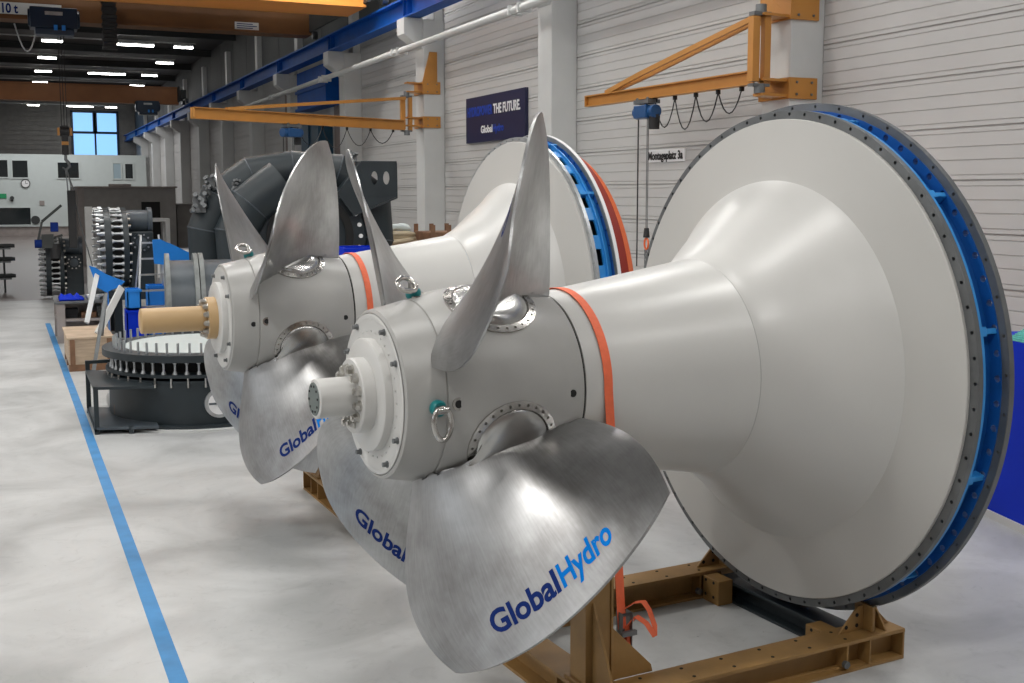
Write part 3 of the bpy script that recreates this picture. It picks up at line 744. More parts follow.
def casing(t, O, a0, a1, r, n, ph, hw, slot):
    """cylinder wall with n openings (round when slot is None)"""
    mb = MB(); O = Vector(O); am = (a0 + a1) / 2; R = r; q = 8
    def P(a, th, rr): return O + Vector((a, -rr * sin(th), rr * cos(th)))
    for k in range(n):
        t0 = ph + 2 * pi * (k - .5) / n; t1 = ph + 2 * pi * (k + .5) / n; tm = (t0 + t1) / 2
        if slot is None: h = [(am + hw * cos(2 * pi * (i + .5) / q), tm + hw * sin(2 * pi * (i + .5) / q) / R) for i in range(q)]
        else:
            sx, sy = slot, hw; c = .35
            h = [(am + x * sx, tm + y * sy / R) for x, y in ((1, .8), (.8, 1), (-.8, 1), (-1, .8), (-1, -.8), (-.8, -1), (.8, -1), (1, -.8))]
            am2 = am
        for rr, rev in ((R, False), (R - .02, True)):
            hv = [P(a, th, rr) for a, th in h]; cr = [P(a1, t1, rr), P(a0, t1, rr), P(a0, t0, rr), P(a1, t0, rr)]
            fs = [(0, 1, q), (1, 2, q + 1, q), (2, 3, q + 1), (3, 4, q + 2, q + 1), (4, 5, q + 2), (5, 6, q + 3, q + 2), (6, 7, q + 3), (7, 0, q, q + 3)]
            if rev: fs = [tuple(reversed(f)) for f in fs]
            mb.add(hv + cr, fs)
        mb.add([P(a, th, R) for a, th in h] + [P(a, th, R - .02) for a, th in h], [(i, (i + 1) % q, q + (i + 1) % q, q + i) for i in range(q)])
    mb.build('casing', 'blue' if slot is None else 'lblue', t, smooth=30)

CX, CYY, TH = 1.3077, 5.3351, 0.07587
C2X, C2Y, TH2 = 1.1927, 9.0643, 0.0403
blade0 = make_blade()
T1 = turbine('bulb_turbine', (CX, CYY, 0), TH, 'nearer white bulb turbine with white nose shaft and four steel blades', True, blade0)
T2 = turbine('bulb_turbine', (C2X, C2Y, .012), TH2, 'farther white bulb turbine with tan nose shaft and orange rear cover', False, blade0)

# ------------------------------------------------------------------ transport frames
def hbeam(mb, p, q, w, h, tw=.014, tf=.018, ends=True):
    """H beam from p to q (bottom centre line), horizontal"""
    p, q = Vector(p), Vector(q); d = (q - p); L = d.length; d.normalize(); n = Vector((-d.y, d.x, 0))
    def bx(d0, d1, w0, w1, z0, z1):
        A = lambda x, y, z: p + d * x + n * y + Vector((0, 0, z))
        mb.add([A(d0, w0, z0), A(d1, w0, z0), A(d1, w1, z0), A(d0, w1, z0), A(d0, w0, z1), A(d1, w0, z1), A(d1, w1, z1), A(d0, w1, z1)], [(0, 3, 2, 1), (4, 5, 6, 7), (0, 1, 5, 4), (1, 2, 6, 5), (2, 3, 7, 6), (3, 0, 4, 7)])
    bx(0, L, -w / 2, w / 2, 0, tf); bx(0, L, -w / 2, w / 2, h - tf, h); bx(0, L, -tw / 2, tw / 2, tf, h - tf)
    if ends: bx(0, .014, -w / 2, w / 2, tf, h - tf); bx(L - .014, L, -w / 2, w / 2, tf, h - tf)
    return bx
def frame(loc, rz, label):
    t = empty('transport_frame', loc, rz, label, 'steel frame', 'ochre transport frames under the turbines')
    H = .18
    for s in (-1, 1):
        mb = MB(); y = .66 * s
        bx = hbeam(mb, (1.33, y, 0), (3.22, y, 0), .19, H)
        for d in (1.45, 1.62): bx(d, d + .012, -.095, .095, .018, H - .018)
        b = mb.build('long_beam', 'ocre', t, smooth=0, bevel=.003)
        for i in range(6):
            for e in (-.055, .055): MB().cyl((1.5 + i * .26, y + e, H), (1.5 + i * .26, y + e, H + .002), .010, n=10).build('bolt_hole', 'hole', b)
        q = MB().cyl((2.76, y - .095 * 1, .06), (2.76, y - .12, .06), .022, n=6).build('bolt', 'dsteel', b, smooth=0)
        # flange bracket
        mb = MB(); yb = y - .01 * s
        mb.box((3.0, yb - .07, H), (3.02, yb + .07, .33)); 
        mb.prism([(3.085, yb - .09, H), (3.085, yb + .06, H), (3.085, yb + .06, .33), (3.085, yb + .02, .33)], (.012, 0, 0))
        mb.prism([(2.82, yb, H), (3.0, yb, H), (3.0, yb, .32), (2.96, yb, .32)], (0, .014, 0)); mb.prism([(3.02, yb, H), (3.20, yb, H), (3.09, yb, .29), (3.02, yb, .29)], (0, .014, 0))
        g = mb.build('flange_bracket', 'ocre', t, smooth=0, bevel=.003)
        for x_, z_ in ((2.87, .21), (2.95, .21), (2.95, .27)): MB().cyl((x_, yb - .002, z_), (x_, yb + .016, z_), .012, n=10).build('bolt_hole', 'hole', g)
        # connector block between long beam and tie beam
        mb = MB().box((2.80, y - s * .10, .0), (2.915, y - s * .26, H - .02)) if s < 0 else MB().box((2.80, y - .26, .0), (2.915, y - .10, H - .02))
        c = mb.build('connector_block', 'ocre', t, smooth=0, bevel=.004)
        for a_ in (.03, .09):
            for z_ in (.045, .14):
                yy = y - s * (.13 if a_ < .05 else .21); MB().cyl((2.797, yy, z_), (2.801, yy, z_), .010, n=10).build('bolt_hole', 'hole', c)
    mb = MB(); bx = hbeam(mb, (3.0, -.56, .0), (3.0, .56, .0), .17, .14); mb.build('tie_beam', 'slate', t, smooth=0, bevel=.003)
    mb = MB(); bx = hbeam(mb, (1.25, -.80, 0), (1.25, .80, 0), .19, H)
    for d in (.25, .45, 1.15, 1.35): bx(d, d + .012, -.095, .095, .018, H - .018)
    mb.build('cross_beam', 'ocre', t, smooth=0, bevel=.003)
    for s in (-1, 1):
        y = s * .50
        mb = MB().box((1.19, y - .075, H), (1.335, y + .075, 1.40)).box((1.17, y - .10, H), (1.35, y + .10, H + .018)).box((1.335, y - .085, H), (1.349, y + .085, 1.40))
        p = mb.build('post', 'ocre', t, smooth=0, bevel=.003)
        mb = MB().prism([(1.225, y + s * .08, H), (1.225, y + s * .30, H), (1.225, y + s * .27, H + .06), (1.225, y + s * .08, .62)], (.014, 0, 0))
        mb.prism([(1.349, y + s * .06, H), (1.61, y + s * .06, H), (1.60, y + s * .06, H + .04), (1.349, y + s * .06, .47)], (0, .014, 0))
        mb.build('gusset', 'ocre', t, smooth=0, bevel=.003)
    # saddle: curved cradle plate under the fixed tube end
    mb = MB(); R = .468; n = 20
    pts = [(R * sin(a), ZA - R * cos(a)) for a in [radians(-62 + 124 * i / n) for i in range(n + 1)]]
    mb.add([(x, y, z) for x in (1.27, 1.33) for y, z in pts] + [(x, y * .9 + (0.04 if y > 0 else -.04), min(z - .07, 1.36)) for x in (1.27, 1.33) for y, z in pts],
           [f for i in range(n) for f in ((i, i + 1, n + 2 + i, n + 1 + i), (2 * n + 2 + i, 2 * n + 3 + i, 3 * n + 4 + i, 3 * n + 3 + i), (i, i + 1, 2 * n + 3 + i, 2 * n + 2 + i), (n + 1 + i, n + 2 + i, 3 * n + 4 + i, 3 * n + 3 + i))])
    mb.build('saddle', 'ocre', t, smooth=30)
    return t
frame((CX, CYY, 0), TH, 'ochre steel transport frame under the nearer turbine')
frame((C2X, C2Y, 0), TH2, 'ochre steel transport frame under the farther turbine')

# ratchet straps
def strap(loc, rz, a, label):
    t = empty('ratchet_strap', loc, rz, label, 'strap', 'orange ratchet straps holding the turbines down')
    R = .4595 + (a - 1.258) * .1503 + .0055; w = .050; sh = .105; n = 40
    path = [(-R, .30)] + [(-R * cos(u), ZA + R * sin(u)) for u in [pi * i / n for i in range(n + 1)]] + [(R, .30)]
    tn = .003; mb = MB(); vs = []
    for i, (y, z) in enumerate(path):
        f = Vector((y, z - ZA)); f = Vector((y, 0)) if z < ZA else f
        f = f.normalized() * tn
        ox = sh * max(0, ZA - z) / (ZA - .3)
        for x in (a + ox - w / 2, a + ox + w / 2): vs += [(x, y, z), (x, y + f.x, z + (f.y if z >= ZA else 0))]
    m = len(path)
    for i in range(m - 1):
        b = i * 4; mb.f += [(b, b + 4, b + 6, b + 2), (b + 1, b + 3, b + 7, b + 5), (b, b + 1, b + 5, b + 4), (b + 2, b + 6, b + 7, b + 3)]
    mb.f += [(0, 2, 3, 1), ((m - 1) * 4, (m - 1) * 4 + 1, (m - 1) * 4 + 3, (m - 1) * 4 + 2)]
    mb.v = vs; mb.build('webbing', 'orange', t, smooth=30)
    y = -R - .005; a += sh
    mb = MB()
    for s in (-1, 1):
        mb.prism([(a + s * .030 - .002, y - .03, .28), (a + s * .030 - .002, y + .02, .28), (a + s * .030 - .002, y + .025, .50), (a + s * .030 - .002, y - .035, .50)], (.004, 0, 0))
    for z in (.30, .40, .48): mb.cyl((a - .034, y, z), (a + .034, y, z), .008, n=10)
    mb.box((a - .045, y - .055, .385), (a + .045, y - .035, .41)); mb.build('ratchet', 'dsteel', t, smooth=30)
    pts = [(a, y - .02, .52), (a + .03, y - .06, .56), (a + .09, y - .05, .55), (a + .14, y - .03, .49), (a + .17, y - .04, .40), (a + .15, y - .07, .36), (a + .11, y - .05, .43), (a + .06, y - .03, .47), (a + .01, y - .02, .42), (a + .02, y - .03, .33), (a + .03, y - .02, .25)]
    mb = MB(); vs = []
    for (x, y_, z) in pts: vs += [(x - .02, y_ - .004, z), (x + .02, y_ + .012, z), (x + .02, y_ + .016, z + .003), (x - .02, y_, z + .003)]
    for i in range(len(pts) - 1):
        for k in range(4): mb.f.append((i * 4 + k, i * 4 + (k + 1) % 4, i * 4 + 4 + (k + 1) % 4, i * 4 + 4 + k))
    mb.v = vs; mb.build('loose_tail', 'orange', t, smooth=60)
    MB().box((a - .02, y - .004, .185), (a + .02, y, .30)).build('lower_webbing', 'orange', t, smooth=0)
    MB().tube([(a - .02, y, .185), (a - .02, y, .165), (a, y, .15), (a + .02, y, .165), (a + .02, y, .185)], .006, n=8).build('strap_hook', 'dsteel', t)
strap((CX, CYY, 0), TH, 1.372, 'orange ratchet strap over the tube of the nearer turbine')
strap((C2X, C2Y, .013), TH2, 1.372, 'salmon orange ratchet strap over the tube of the farther turbine')

# ------------------------------------------------------------------ blue panel at the right
t = empty('blue_partition', (7.27, 6.82, 0), atan2(6.31 - 6.82, 7.15 - 7.27), 'cobalt blue box with white base strip standing behind the nearer disc at the right', 'box')
MB().box((-.3, 0, .06), (2.4, .55, 1.485)).build('panel', 'panelblue', t, smooth=0, bevel=.006)
MB().box((-.3, -.01, 0), (2.4, .56, .06)).build('base_strip', 'wconc', t, smooth=0)
tq = empty('folded_cover', (7.20, 6.52, 1.486), -1.8, 'turquoise and white folded sheet lying on the cobalt blue box', 'sheet')
mb = MB()
for i in range(7):
    for j in range(1): mb.box((-.12 + i * .015, .0 + .012 * i, i * .014), (.9 - i * .05, .46 - i * .015, i * .014 + .013))
mb.build('sheet', 'turq', tq, smooth=0, bevel=.004)
MB().box((.25, .09, .098), (.6, .3, .106)).build('white_fold', 'plank', tq, smooth=0)

# floor tape
pts = [(0.74, 3.0), (0.735, 6.16), (0.70, 12.3), (.69, 14.8), (.625, 24.9)]
mb = MB(); 
for (x0, y0), (x1, y1) in zip(pts, pts[1:]): mb.add([(x0 - .048, y0, .0015), (x0 + .048, y0, .0015), (x1 + .048, y1, .0015), (x1 - .048, y1, .0015), (x0 - .048, y0, 0), (x0 + .048, y0, 0), (x1 + .048, y1, 0), (x1 - .048, y1, 0)], [(0, 1, 2, 3), (0, 4, 5, 1), (1, 5, 6, 2), (2, 6, 7, 3), (3, 7, 4, 0), (4, 7, 6, 5)])
tag(mb.build('floor_tape', 'tape', smooth=0), 'long blue marking tape stuck on the concrete floor', 'tape')

# ------------------------------------------------------------------ guide vane ring lying flat, on its drum
def gring(loc, label, R=1.11):
    t = empty('guide_vane_ring', loc, 0, label, 'machine ring')
    MB().lathe([(0, R * 1.05), (.03, R * 1.05), (.03, R * .97), (.50, R * .97), (.50, R * .985), (.53, R * .985), (.53, R * .9), (0, R * .9)], ax='z', n=96, close=True).build('drum', 'slate', t, smooth=30)
    MB().lathe([(.565, R * .80), (.565, R * 1.0), (.60, R * 1.0), (.60, R * .80)], ax='z', n=96, close=True).build('lower_flange', 'slate', t, smooth=30)
    MB().lathe([(.745, R * .78), (.745, R * 1.03), (.825, R * 1.03), (.825, R * .78)], ax='z', n=96, close=True).build('upper_flange', 'slate', t, smooth=30)
    MB().lathe([(.6, R * .80), (.6, R * .81), (.745, R * .81), (.745, R * .80)], ax='z', n=96, close=True).build('inner_wall', 'hole', t, smooth=30)
    MB().lathe([(.825, 0), (.832, 0), (.832, R * .80), (.825, R * .81)], ax='z', n=96).build('cover_sheet', mat('pale green grey sheet', (.50, .55, .54), .5), t, smooth=30)
    n = 50
    for k in range(n):
        a = 2 * pi * k / n; x, y = R * .94 * cos(a), R * .94 * sin(a)
        mb = MB().cyl((x, y, .62), (x, y, .73), .013, n=8).cyl((x, y, .60), (x, y, .635), .028, .018, n=8).cyl((x, y, .715), (x, y, .745), .018, .028, n=8)
        mb.build('guide_pin', 'galv', t)
        x, y = R * .91 * cos(a + .03), R * .91 * sin(a + .03)
        MB().cyl((x, y, .825), (x, y, .95), .014, n=8).build('stud', 'galv', t)
    for k in range(36):
        a = 2 * pi * (k + .3) / 36; x, y = R * .98 * cos(a), R * .98 * sin(a)
        MB().cyl((x, y, .455), (x, y, .565), .014, n=6).build('bolt', 'bolt', t)
    # round inspection opening facing the camera
    for ph in (-1.56,):
        d = Vector((cos(ph), sin(ph), 0)); c = d * R * .97 + Vector((0, 0, .27)); s = Vector((-d.y, d.x, 0)); up = Vector((0, 0, 1))
        mb = MB(); mb.cyl(c - d * .02, c + d * .03, .165, n=32); mb.build('opening_rim', 'galv', t)
        mb = MB().cyl(c, c + d * .034, .128, n=32); mb.build('opening_plate', 'pwhite', t)
        mb = MB().bar(c + d * .038 - s * .12, c + d * .038 + s * .12, .012, .02); mb.build('opening_bar', 'slate2', t, smooth=0)
    return t
gring((2.07, 14.0, .02), 'dark round guide vane ring with rows of studs standing on the floor beside the frame')
tag(MB().lathe([(0, 1.23), (.02, 1.23), (.02, .9), (0, .9)], (2.07, 13.98, 0), 'z', n=64, close=True).build('support_ring', 'wconc'), 'pale ring on the floor under the dark guide vane ring', 'ring')

# steel side frame beside the ring
t = empty('steel_rack', (.76, 13.1, 0), 0, 'dark open steel rack with two shelf plates standing against the guide vane ring', 'rack')
q = MB().prism([(0, 0, .50), (.62, -.18, .50), (.62, .9, .50), (.0, 1.35, .50)], (0, 0, .03)); q.build('shelf_plate', 'slate', t, smooth=0)
q = MB().prism([(0.02, 0, .05), (.66, -.18, .05), (.66, .9, .05), (.02, 1.35, .05)], (0, 0, .03)); q.build('shelf_plate', 'slate2', t, smooth=0)
for x, y, h in ((0, 0, .53), (0, 1.35, .62), (.6, 1.2, .55), (.35, -.1, .08)):
    MB().box((x, y, 0), (x + .05, y + .05, h)).build('upright', 'slate', t, smooth=0)
MB().box((0, 1.34, .60), (.6, 1.39, .64)).box((0, 0, .03), (.04, 1.35, .06)).build('rail', 'slate', t, smooth=0)
for x, y, z, s, n, lb in ((1.02, 13.75, .081, .22, 'wood2', 'small brown wooden block on the lower plate of the dark steel rack'), (.98, 14.2, .15, .3, 'plank', 'white padded bundle on the steel rack')):
    tag(MB().box((x, y, z if n == 'wood2' else .081), (x + s, y + s * .8, (z if n == 'wood2' else .081) + s * .6)).build('wooden_block' if n == 'wood2' else 'padded_bundle', n, bevel=.01 if n == 'wood2' else .05), lb, 'block' if n == 'wood2' else 'bundle')

# ------------------------------------------------------------------ crate, bench, boards
t = empty('wooden_crate', (.72, 17.95, 0), 0, 'pale wooden crate on the floor by the blue tape', 'crate')
MB().box((0, 0, .1), (.62, 1.5, .48)).build('body', 'wood', t, smooth=0, bevel=.004)
MB().box((-.02, -.02, .48), (.64, 1.52, .51)).build('lid', 'wood', t, smooth=0, bevel=.004)
for y in (0, .7, 1.4): MB().box((0, y, 0), (.62, y + .1, .1)).build('runner', 'wood2', t, smooth=0)
for x in (.02, .54): MB().box((x, -.018, .1), (x + .07, 0, .48)).build('batten', 'wood2', t, smooth=0)
t = empty('workbench', (.66, 21.4, 0), 0, 'grey beige workbench with a shelf behind the pale wooden crate', 'workbench')
MB().box((0, 0, .70), (.95, 1.3, .74)).build('top', 'dsteel', t, smooth=0, bevel=.005)
for x in (.03, .78):
    for y in (.03, 1.15): MB().box((x, y, 0), (x + .14, y + .1, .70)).build('leg', 'taupe', t, smooth=0)
MB().box((.03, .05, .38), (.92, 1.25, .42)).build('shelf', 'taupe', t, smooth=0)
MB().box((.03, 1.22, .05), (.92, 1.25, .7)).build('back_panel', 'taupe', t, smooth=0)
for i, (x, y, w, h, c) in enumerate(((.1, .3, .3, .16, 'rubber'), (.45, .2, .25, .1, 'wood2'), (.72, .3, .14, .2, 'dsteel'))):
    mb = MB().box((.66 + x, 21.4 + y, .42), (.66 + x + w, 21.4 + y + .3, .42 + h)); mb.cyl((.66 + x + .05, 21.4 + y, .42 + h * .6), (.66 + x + .05, 21.35 + y, .42 + h * .6), .03, n=10)
    tag(mb.build(('tool_case', 'wooden_box', 'steel_part')[i], c, bevel=.01), ('black tool case', 'brown wooden box', 'dark steel part')[i] + ' on the lower shelf of the grey workbench', ('case', 'box', 'part')[i])
mb = MB(); 
random.seed(8)
G = 9
for i in range(G):
    for j in range(G): mb.v.append((.74 + .42 * i / (G - 1), 21.5 + .5 * j / (G - 1), .745 + .10 * abs(sin(i * 1.3) * cos(j * 1.7)) * (1 if 0 < i < G - 1 and 0 < j < G - 1 else .05) + .03))
for i in range(G - 1):
    for j in range(G - 1): mb.f.append((i * G + j, i * G + G + j, i * G + G + j + 1, i * G + j + 1))
o = mb.build('cleaning_cloth', 'panelblue', smooth=80); sm = o.modifiers.new('solid', 'SOLIDIFY'); sm.thickness = .03; sm.offset = -1
tag(o, 'crumpled dark blue cloth on the grey workbench', 'cloth')
mb = MB().box((1.22, 21.5, .741), (1.42, 21.8, .80)).cyl((1.2, 21.62, .80), (1.5, 21.7, .80), .04, n=12)
tag(mb.build('grinding_tool', 'galv', bevel=.005), 'pale grinding tool on the grey workbench beside the blue cloth', 'tool')
def board(p, q, w, lb):
    p, q = Vector(p), Vector(q)
    mb = MB().bar(p, q, w, .03, (0.0, 1, .3)); tag(mb.build('leaning_board', 'plank', smooth=0, bevel=.004), lb, 'board', 'narrow white boards leaning at the bench')
board((1.10, 20.0, .50), (1.37, 20.9, 1.32), .08, 'white leaning board on the left, over the workbench')
board((1.15, 18.2, .512), (1.58, 18.9, 1.16), .11, 'white leaning board on the right, standing on the crate')
mb = MB().bar((.98, 17.0, .02), (1.25, 17.6, 1.18), .05, .05, (0, 1, 0)).bar((1.25, 17.6, 1.18), (1.20, 18.0, .515), .04, .04, (0, 1, 0))
tag(mb.build('steel_prop', 'dsteel', smooth=0), 'dark thin steel prop leaning in front of the pale wooden crate', 'prop')

# ------------------------------------------------------------------ vertical distributor units
def distributor(loc, sc, label, hub_blue=True):
    t = empty('distributor_unit', loc, 0, label, 'machine unit', 'dark distributor units with rows of silver studs')
    R = .80; zc = R
    O = (0, 0, zc)
    MB().lathe([(.14, R * .55), (.14, R * .93), (.26, R * .93), (.26, R * .55)], O, n=64, close=True).build('outer_flange', 'slate', t, smooth=30)
    MB().lathe([(.46, R * .55), (.46, R * .93), (.56, R * .93), (.56, R * .55)], O, n=64, close=True).build('inner_flange', 'slate', t, smooth=30)
    MB().lathe([(.15, 0), (.15, R * .6), (.57, R * .6), (.57, 0)], O, n=48).build('core', 'hole', t, smooth=30)
    MB().box((.60, -.40, .02), (1.02, .40, 1.10)).build('gearbox', 'slate', t, smooth=0, bevel=.02)
    mb = MB().lathe([(.56, 0), (.56, .22), (.94, .22), (.94, .27), (1.02, .27), (1.02, 0)], (0, -.1, 1.28), n=48); mb.build('bearing_housing', 'slate2', t, smooth=30)
    mb = MB().cyl((.80, -.40, .90), (.80, -.44, .90), .18, n=28); pt = mb.build('port_cover', 'slate', t)
    MB().cyl((.80, -.44, .90), (.80, -.455, .90), .10, n=24).build('cover_disc', 'slate2', pt)
    for k in range(10):
        a = 2 * pi * k / 10; MB().cyl((.80 + .148 * cos(a), -.44, .90 + .148 * sin(a)), (.80 + .148 * cos(a), -.46, .90 + .148 * sin(a)), .018, n=8).build('cover_bolt', 'bolt', t)
    n = 32
    for k in range(n):
        a = 2 * pi * k / n; y, z = R * .90 * sin(a), zc + R * .90 * cos(a)
        mb = MB().cyl((0, y, z), (.14, y, z), .026, n=8).cyl((.07, y, z), (.14, y, z), .040, n=6)
        mb.build('stud', 'galv', t, smooth=30)
        mb = MB().cyl((.26, y, z), (.46, y, z), .022, n=8).cyl((.26, y, z), (.30, y, z), .044, .030, n=8).cyl((.42, y, z), (.46, y, z), .030, .044, n=8)
        mb.build('guide_pin', 'galv', t, smooth=30)
    for k in range(24):
        a = 2 * pi * (k + .5) / 24; y, z = R * .84 * sin(a), zc + R * .84 * cos(a)
        MB().cyl((.56, y, z), (.61, y, z), .026, n=8).build('nut', 'bolt', t)
    t.scale = (sc, sc, sc)
    return t
distributor((.64, 30.95, 0), 1.0, 'smaller looking distributor unit standing on the floor behind the workbench')
distributor((1.41, 22.2, .86), .98, 'larger looking distributor unit on a dark stand beside the aluminium ladder')
t = empty('machine_stand', (1.44, 22.5, 0), 0, 'black steel stand under the larger distributor unit', 'stand')
MB().box((.0, -.7, .70), (1.1, .7, .86)).build('table_top', 'slate', t, smooth=0)
for x in (.25, .95):
    for y in (-.65, .5): MB().box((x, y, 0), (x + .14, y + .15, .70)).build('leg', 'slate', t, smooth=0)
# blue shapes around it
mb = MB().prism([(1.22, 20.8, 1.40), (1.33, 20.8, 1.36), (1.50, 20.8, 1.24), (1.80, 20.8, 1.11), (1.70, 20.8, 1.02), (1.48, 20.8, .93), (1.34, 20.8, 1.02)], (0, .04, 0))
mb.box((1.50, 20.81, .0), (1.52, 20.83, 1.0)).box((1.55, 20.7, 0), (1.75, 20.95, .02))
tag(mb.build('blue_bracket', 'tarp', smooth=0), 'bright blue pointed steel bracket left of the stand, beside the leaning boards', 'bracket')
mb = MB().prism([(2.20, 19.9, 1.46), (2.18, 19.9, 1.86), (2.30, 19.9, 1.87), (2.52, 19.9, 1.77), (2.80, 19.9, 1.62), (2.78, 19.9, 1.49), (2.50, 19.9, 1.42)], (0, .05, 0))
mb.box((2.66, 19.91, 0), (2.72, 19.94, 1.5)).box((2.55, 19.7, 0), (2.85, 20.2, .03))
tag(mb.build('blue_guard_plate', 'tarp', smooth=0), 'large bright blue sloping guard plate standing behind the ladder', 'plate')
for x, y, z0, z1, w, m, n, lb, cat in ((1.70, 19.6, 0, .72, .34, 'panelblue', 'parts_bin', 'dark blue parts bin left of the ladder, lower of two stacked', 'bin'), (1.72, 19.62, .725, 1.06, .22, 'tarp', 'parts_bin', 'bright blue parts bin left of the ladder, upper of two stacked', 'bin'), (2.14, 20.45, .0, 1.05, .42, 'tarp', 'parts_bin', 'tall bright blue parts bin seen through the ladder rungs', 'bin')):
    mb = MB().box((x, y, z0), (x + w, y + .4, z0 + .03)).box((x, y, z0), (x + w, y + .02, z1)).box((x, y + .38, z0), (x + w, y + .4, z1)).box((x, y, z0), (x + .02, y + .4, z1)).box((x + w - .02, y, z0), (x + w, y + .4, z1)).box((x - .015, y - .015, z1 - .04), (x + w + .015, y, z1)).box((x + .02, y + .05, z0 + .03), (x + w - .02, y + .35, z1 - .1))
    tag(mb.build(n, m, smooth=0), lb, cat)

# step ladder
t = empty('step_ladder', (1.90, 19.9, 0), 0, 'aluminium step ladder standing by the larger distributor unit', 'ladder')
A0, A1, B0_, B1_ = Vector((-.02, 0, 0)), Vector((.13, .35, 1.93)), Vector((.56, 0, 0)), Vector((.42, .35, 1.93))
MB().bar(A0, A1, .03, .06, (0, 1, 0)).build('rail', 'alu', t, smooth=0); MB().bar(B0_, B1_, .03, .06, (0, 1, 0)).build('rail', 'alu', t, smooth=0)
for k in range(7):
    u = .1 + .86 * k / 6.2; p = A0.lerp(A1, u); q = B0_.lerp(B1_, u)
    MB().bar(p, q, .08, .028, (0, 0, 1)).build('tread', 'alu', t, smooth=0)
for a, b in ((Vector((-.05, .95, 0)), A1), (Vector((.6, .95, 0)), B1_)): MB().bar(a, b, .025, .03, (0, 1, 0)).build('rear_leg', 'alu', t, smooth=0)

# ------------------------------------------------------------------ flanged pipe pieces lying behind the tan shaft
def pipe_piece(loc, label, m, L, R, rz=0.0):
    t = empty('flanged_pipe', loc, rz, label, 'pipe section', 'blue grey flanged pipe sections')
    zc = R + .20
    MB().lathe([(.05, R * .9), (.05, R), (L - .05, R), (L - .05, R * .9)], (0, 0, zc), n=64, close=True).build('barrel', m, t, smooth=30)
    MB().holed(.05, R + .10, 0, .06, 24, R + .05, .016, 0, (0, 0, zc)).build('flange', 'gflange', t, smooth=30)
    MB().holed(.05, R + .10, L - .06, L, 24, R + .05, .016, 0, (0, 0, zc)).build('flange', 'gflange', t, smooth=30)
    MB().box((.1, -R * .6, 0), (.2, R * .6, .15)).box((L - .2, -R * .6, 0), (L - .1, R * .6, .15)).build('support_block', 'wood2', t, smooth=0)
    return t
pipe_piece((1.93, 16.25, 0), 'blue grey flanged pipe section just behind the ladder, its left end pale', 'slate2', .43, .76, -.10)
pipe_piece((2.37, 16.20, 0), 'blue grey flanged pipe section touching the first one on its right', 'slate2', .75, .76, -.10)

# ------------------------------------------------------------------ spiral casing
t = empty('spiral_casing', (4.42, 18.3, 0), radians(-8), 'huge dark slate spiral casing of mitred pipe segments with white bolts', 'pipe casing')
ZC = 1.96
def seg_arc(a0, a1, n, R, r0, r1, y0=0.0, y1=0.0, nr=28):
    pts = []; rr = []
    for i in range(n + 1):
        a = a0 + (a1 - a0) * i / n; f = i / n
        pts.append(Vector((R * cos(a), y0 + (y1 - y0) * f, ZC + R * sin(a)))); rr.append(r0 + (r1 - r0) * f)
    return pts, rr
def mitred(pts, rr, name, m, n=36, seams=True):
    """one part per straight pipe segment, mitred at the joints"""
    N = len(pts); rings = []
    for i, p in enumerate(pts):
        d0 = (pts[i] - pts[i - 1]).normalized() if i else (pts[1] - pts[0]).normalized()
        d1 = (pts[i + 1] - pts[i]).normalized() if i < N - 1 else d0
        bis = (d0 + d1).normalized(); y = Vector((0, 1, 0)); side = bis.cross(y).normalized(); y2 = side.cross(bis).normalized()
        k = 1 / max(.5, bis.dot(d0)); rings.append([p + side * (rr[i] * k * cos(2 * pi * j / n)) + y2 * (rr[i] * sin(2 * pi * j / n)) for j in range(n)])
    for i in range(N - 1):
        mb = MB(); mb.add(rings[i] + rings[i + 1], [(j, (j + 1) % n, n + (j + 1) % n, n + j) for j in range(n)] + [tuple(reversed(range(n))), tuple(range(n, 2 * n))])
        mb.build(name, m, t, smooth=45)
    if seams:
        for i in range(1, N - 1):
            mb = MB().tube(rings[i], .012, n=5, closed=True); mb.build('weld_seam', 'slate2', t)
def path3(l, y0, y1):
    return [Vector((x, y0 + (y1 - y0) * i / (len(l) - 1), z)) for i, (x, z) in enumerate(l)]
mitred(path3([(-1.42, .9), (-1.53, 1.45), (-1.53, 2.05), (-1.33, 2.55), (-.85, 2.90), (-.22, 3.02), (.50, 2.98), (1.08, 2.55), (1.12, 1.9), (.85, 1.2)], 0, 0), [.30, .32, .34, .34, .32, .30, .29, .29, .29, .29], 'pipe_segment', 'slate')
mitred(path3([(-1.0, .95), (-1.13, 1.5), (-1.14, 2.02), (-.92, 2.45), (-.40, 2.82)], -.50, -.40), [.27, .30, .32, .34, .36], 'branch_segment', 'slate', seams=True)
MB().lathe([(-.50, 0), (-.50, .86), (-.40, .90), (.3, .90), (.3, 0)], (0, 0, ZC), 'y', n=64).build('centre_disc', 'slate', t, smooth=30)
MB().lathe([(-.56, .56), (-.56, .68), (-.49, .68), (-.49, .56)], (0, 0, ZC), 'y', n=64, close=True).build('centre_ring', 'hole', t, smooth=30)
for k in range(28):
    a = 2 * pi * k / 28; MB().cyl((.80 * cos(a), -.50, ZC + .80 * sin(a)), (.80 * cos(a), -.54, ZC + .80 * sin(a)), .034, n=10).build('bolt', 'pwhite', t)
MB().box((-.55, -.4, 0), (-.35, .4, 1.0)).box((.35, -.4, 0), (.55, .4, 1.0)).box((-.9, -.5, 0), (.9, .5, .1)).build('support_leg', 'slate', t, smooth=0)
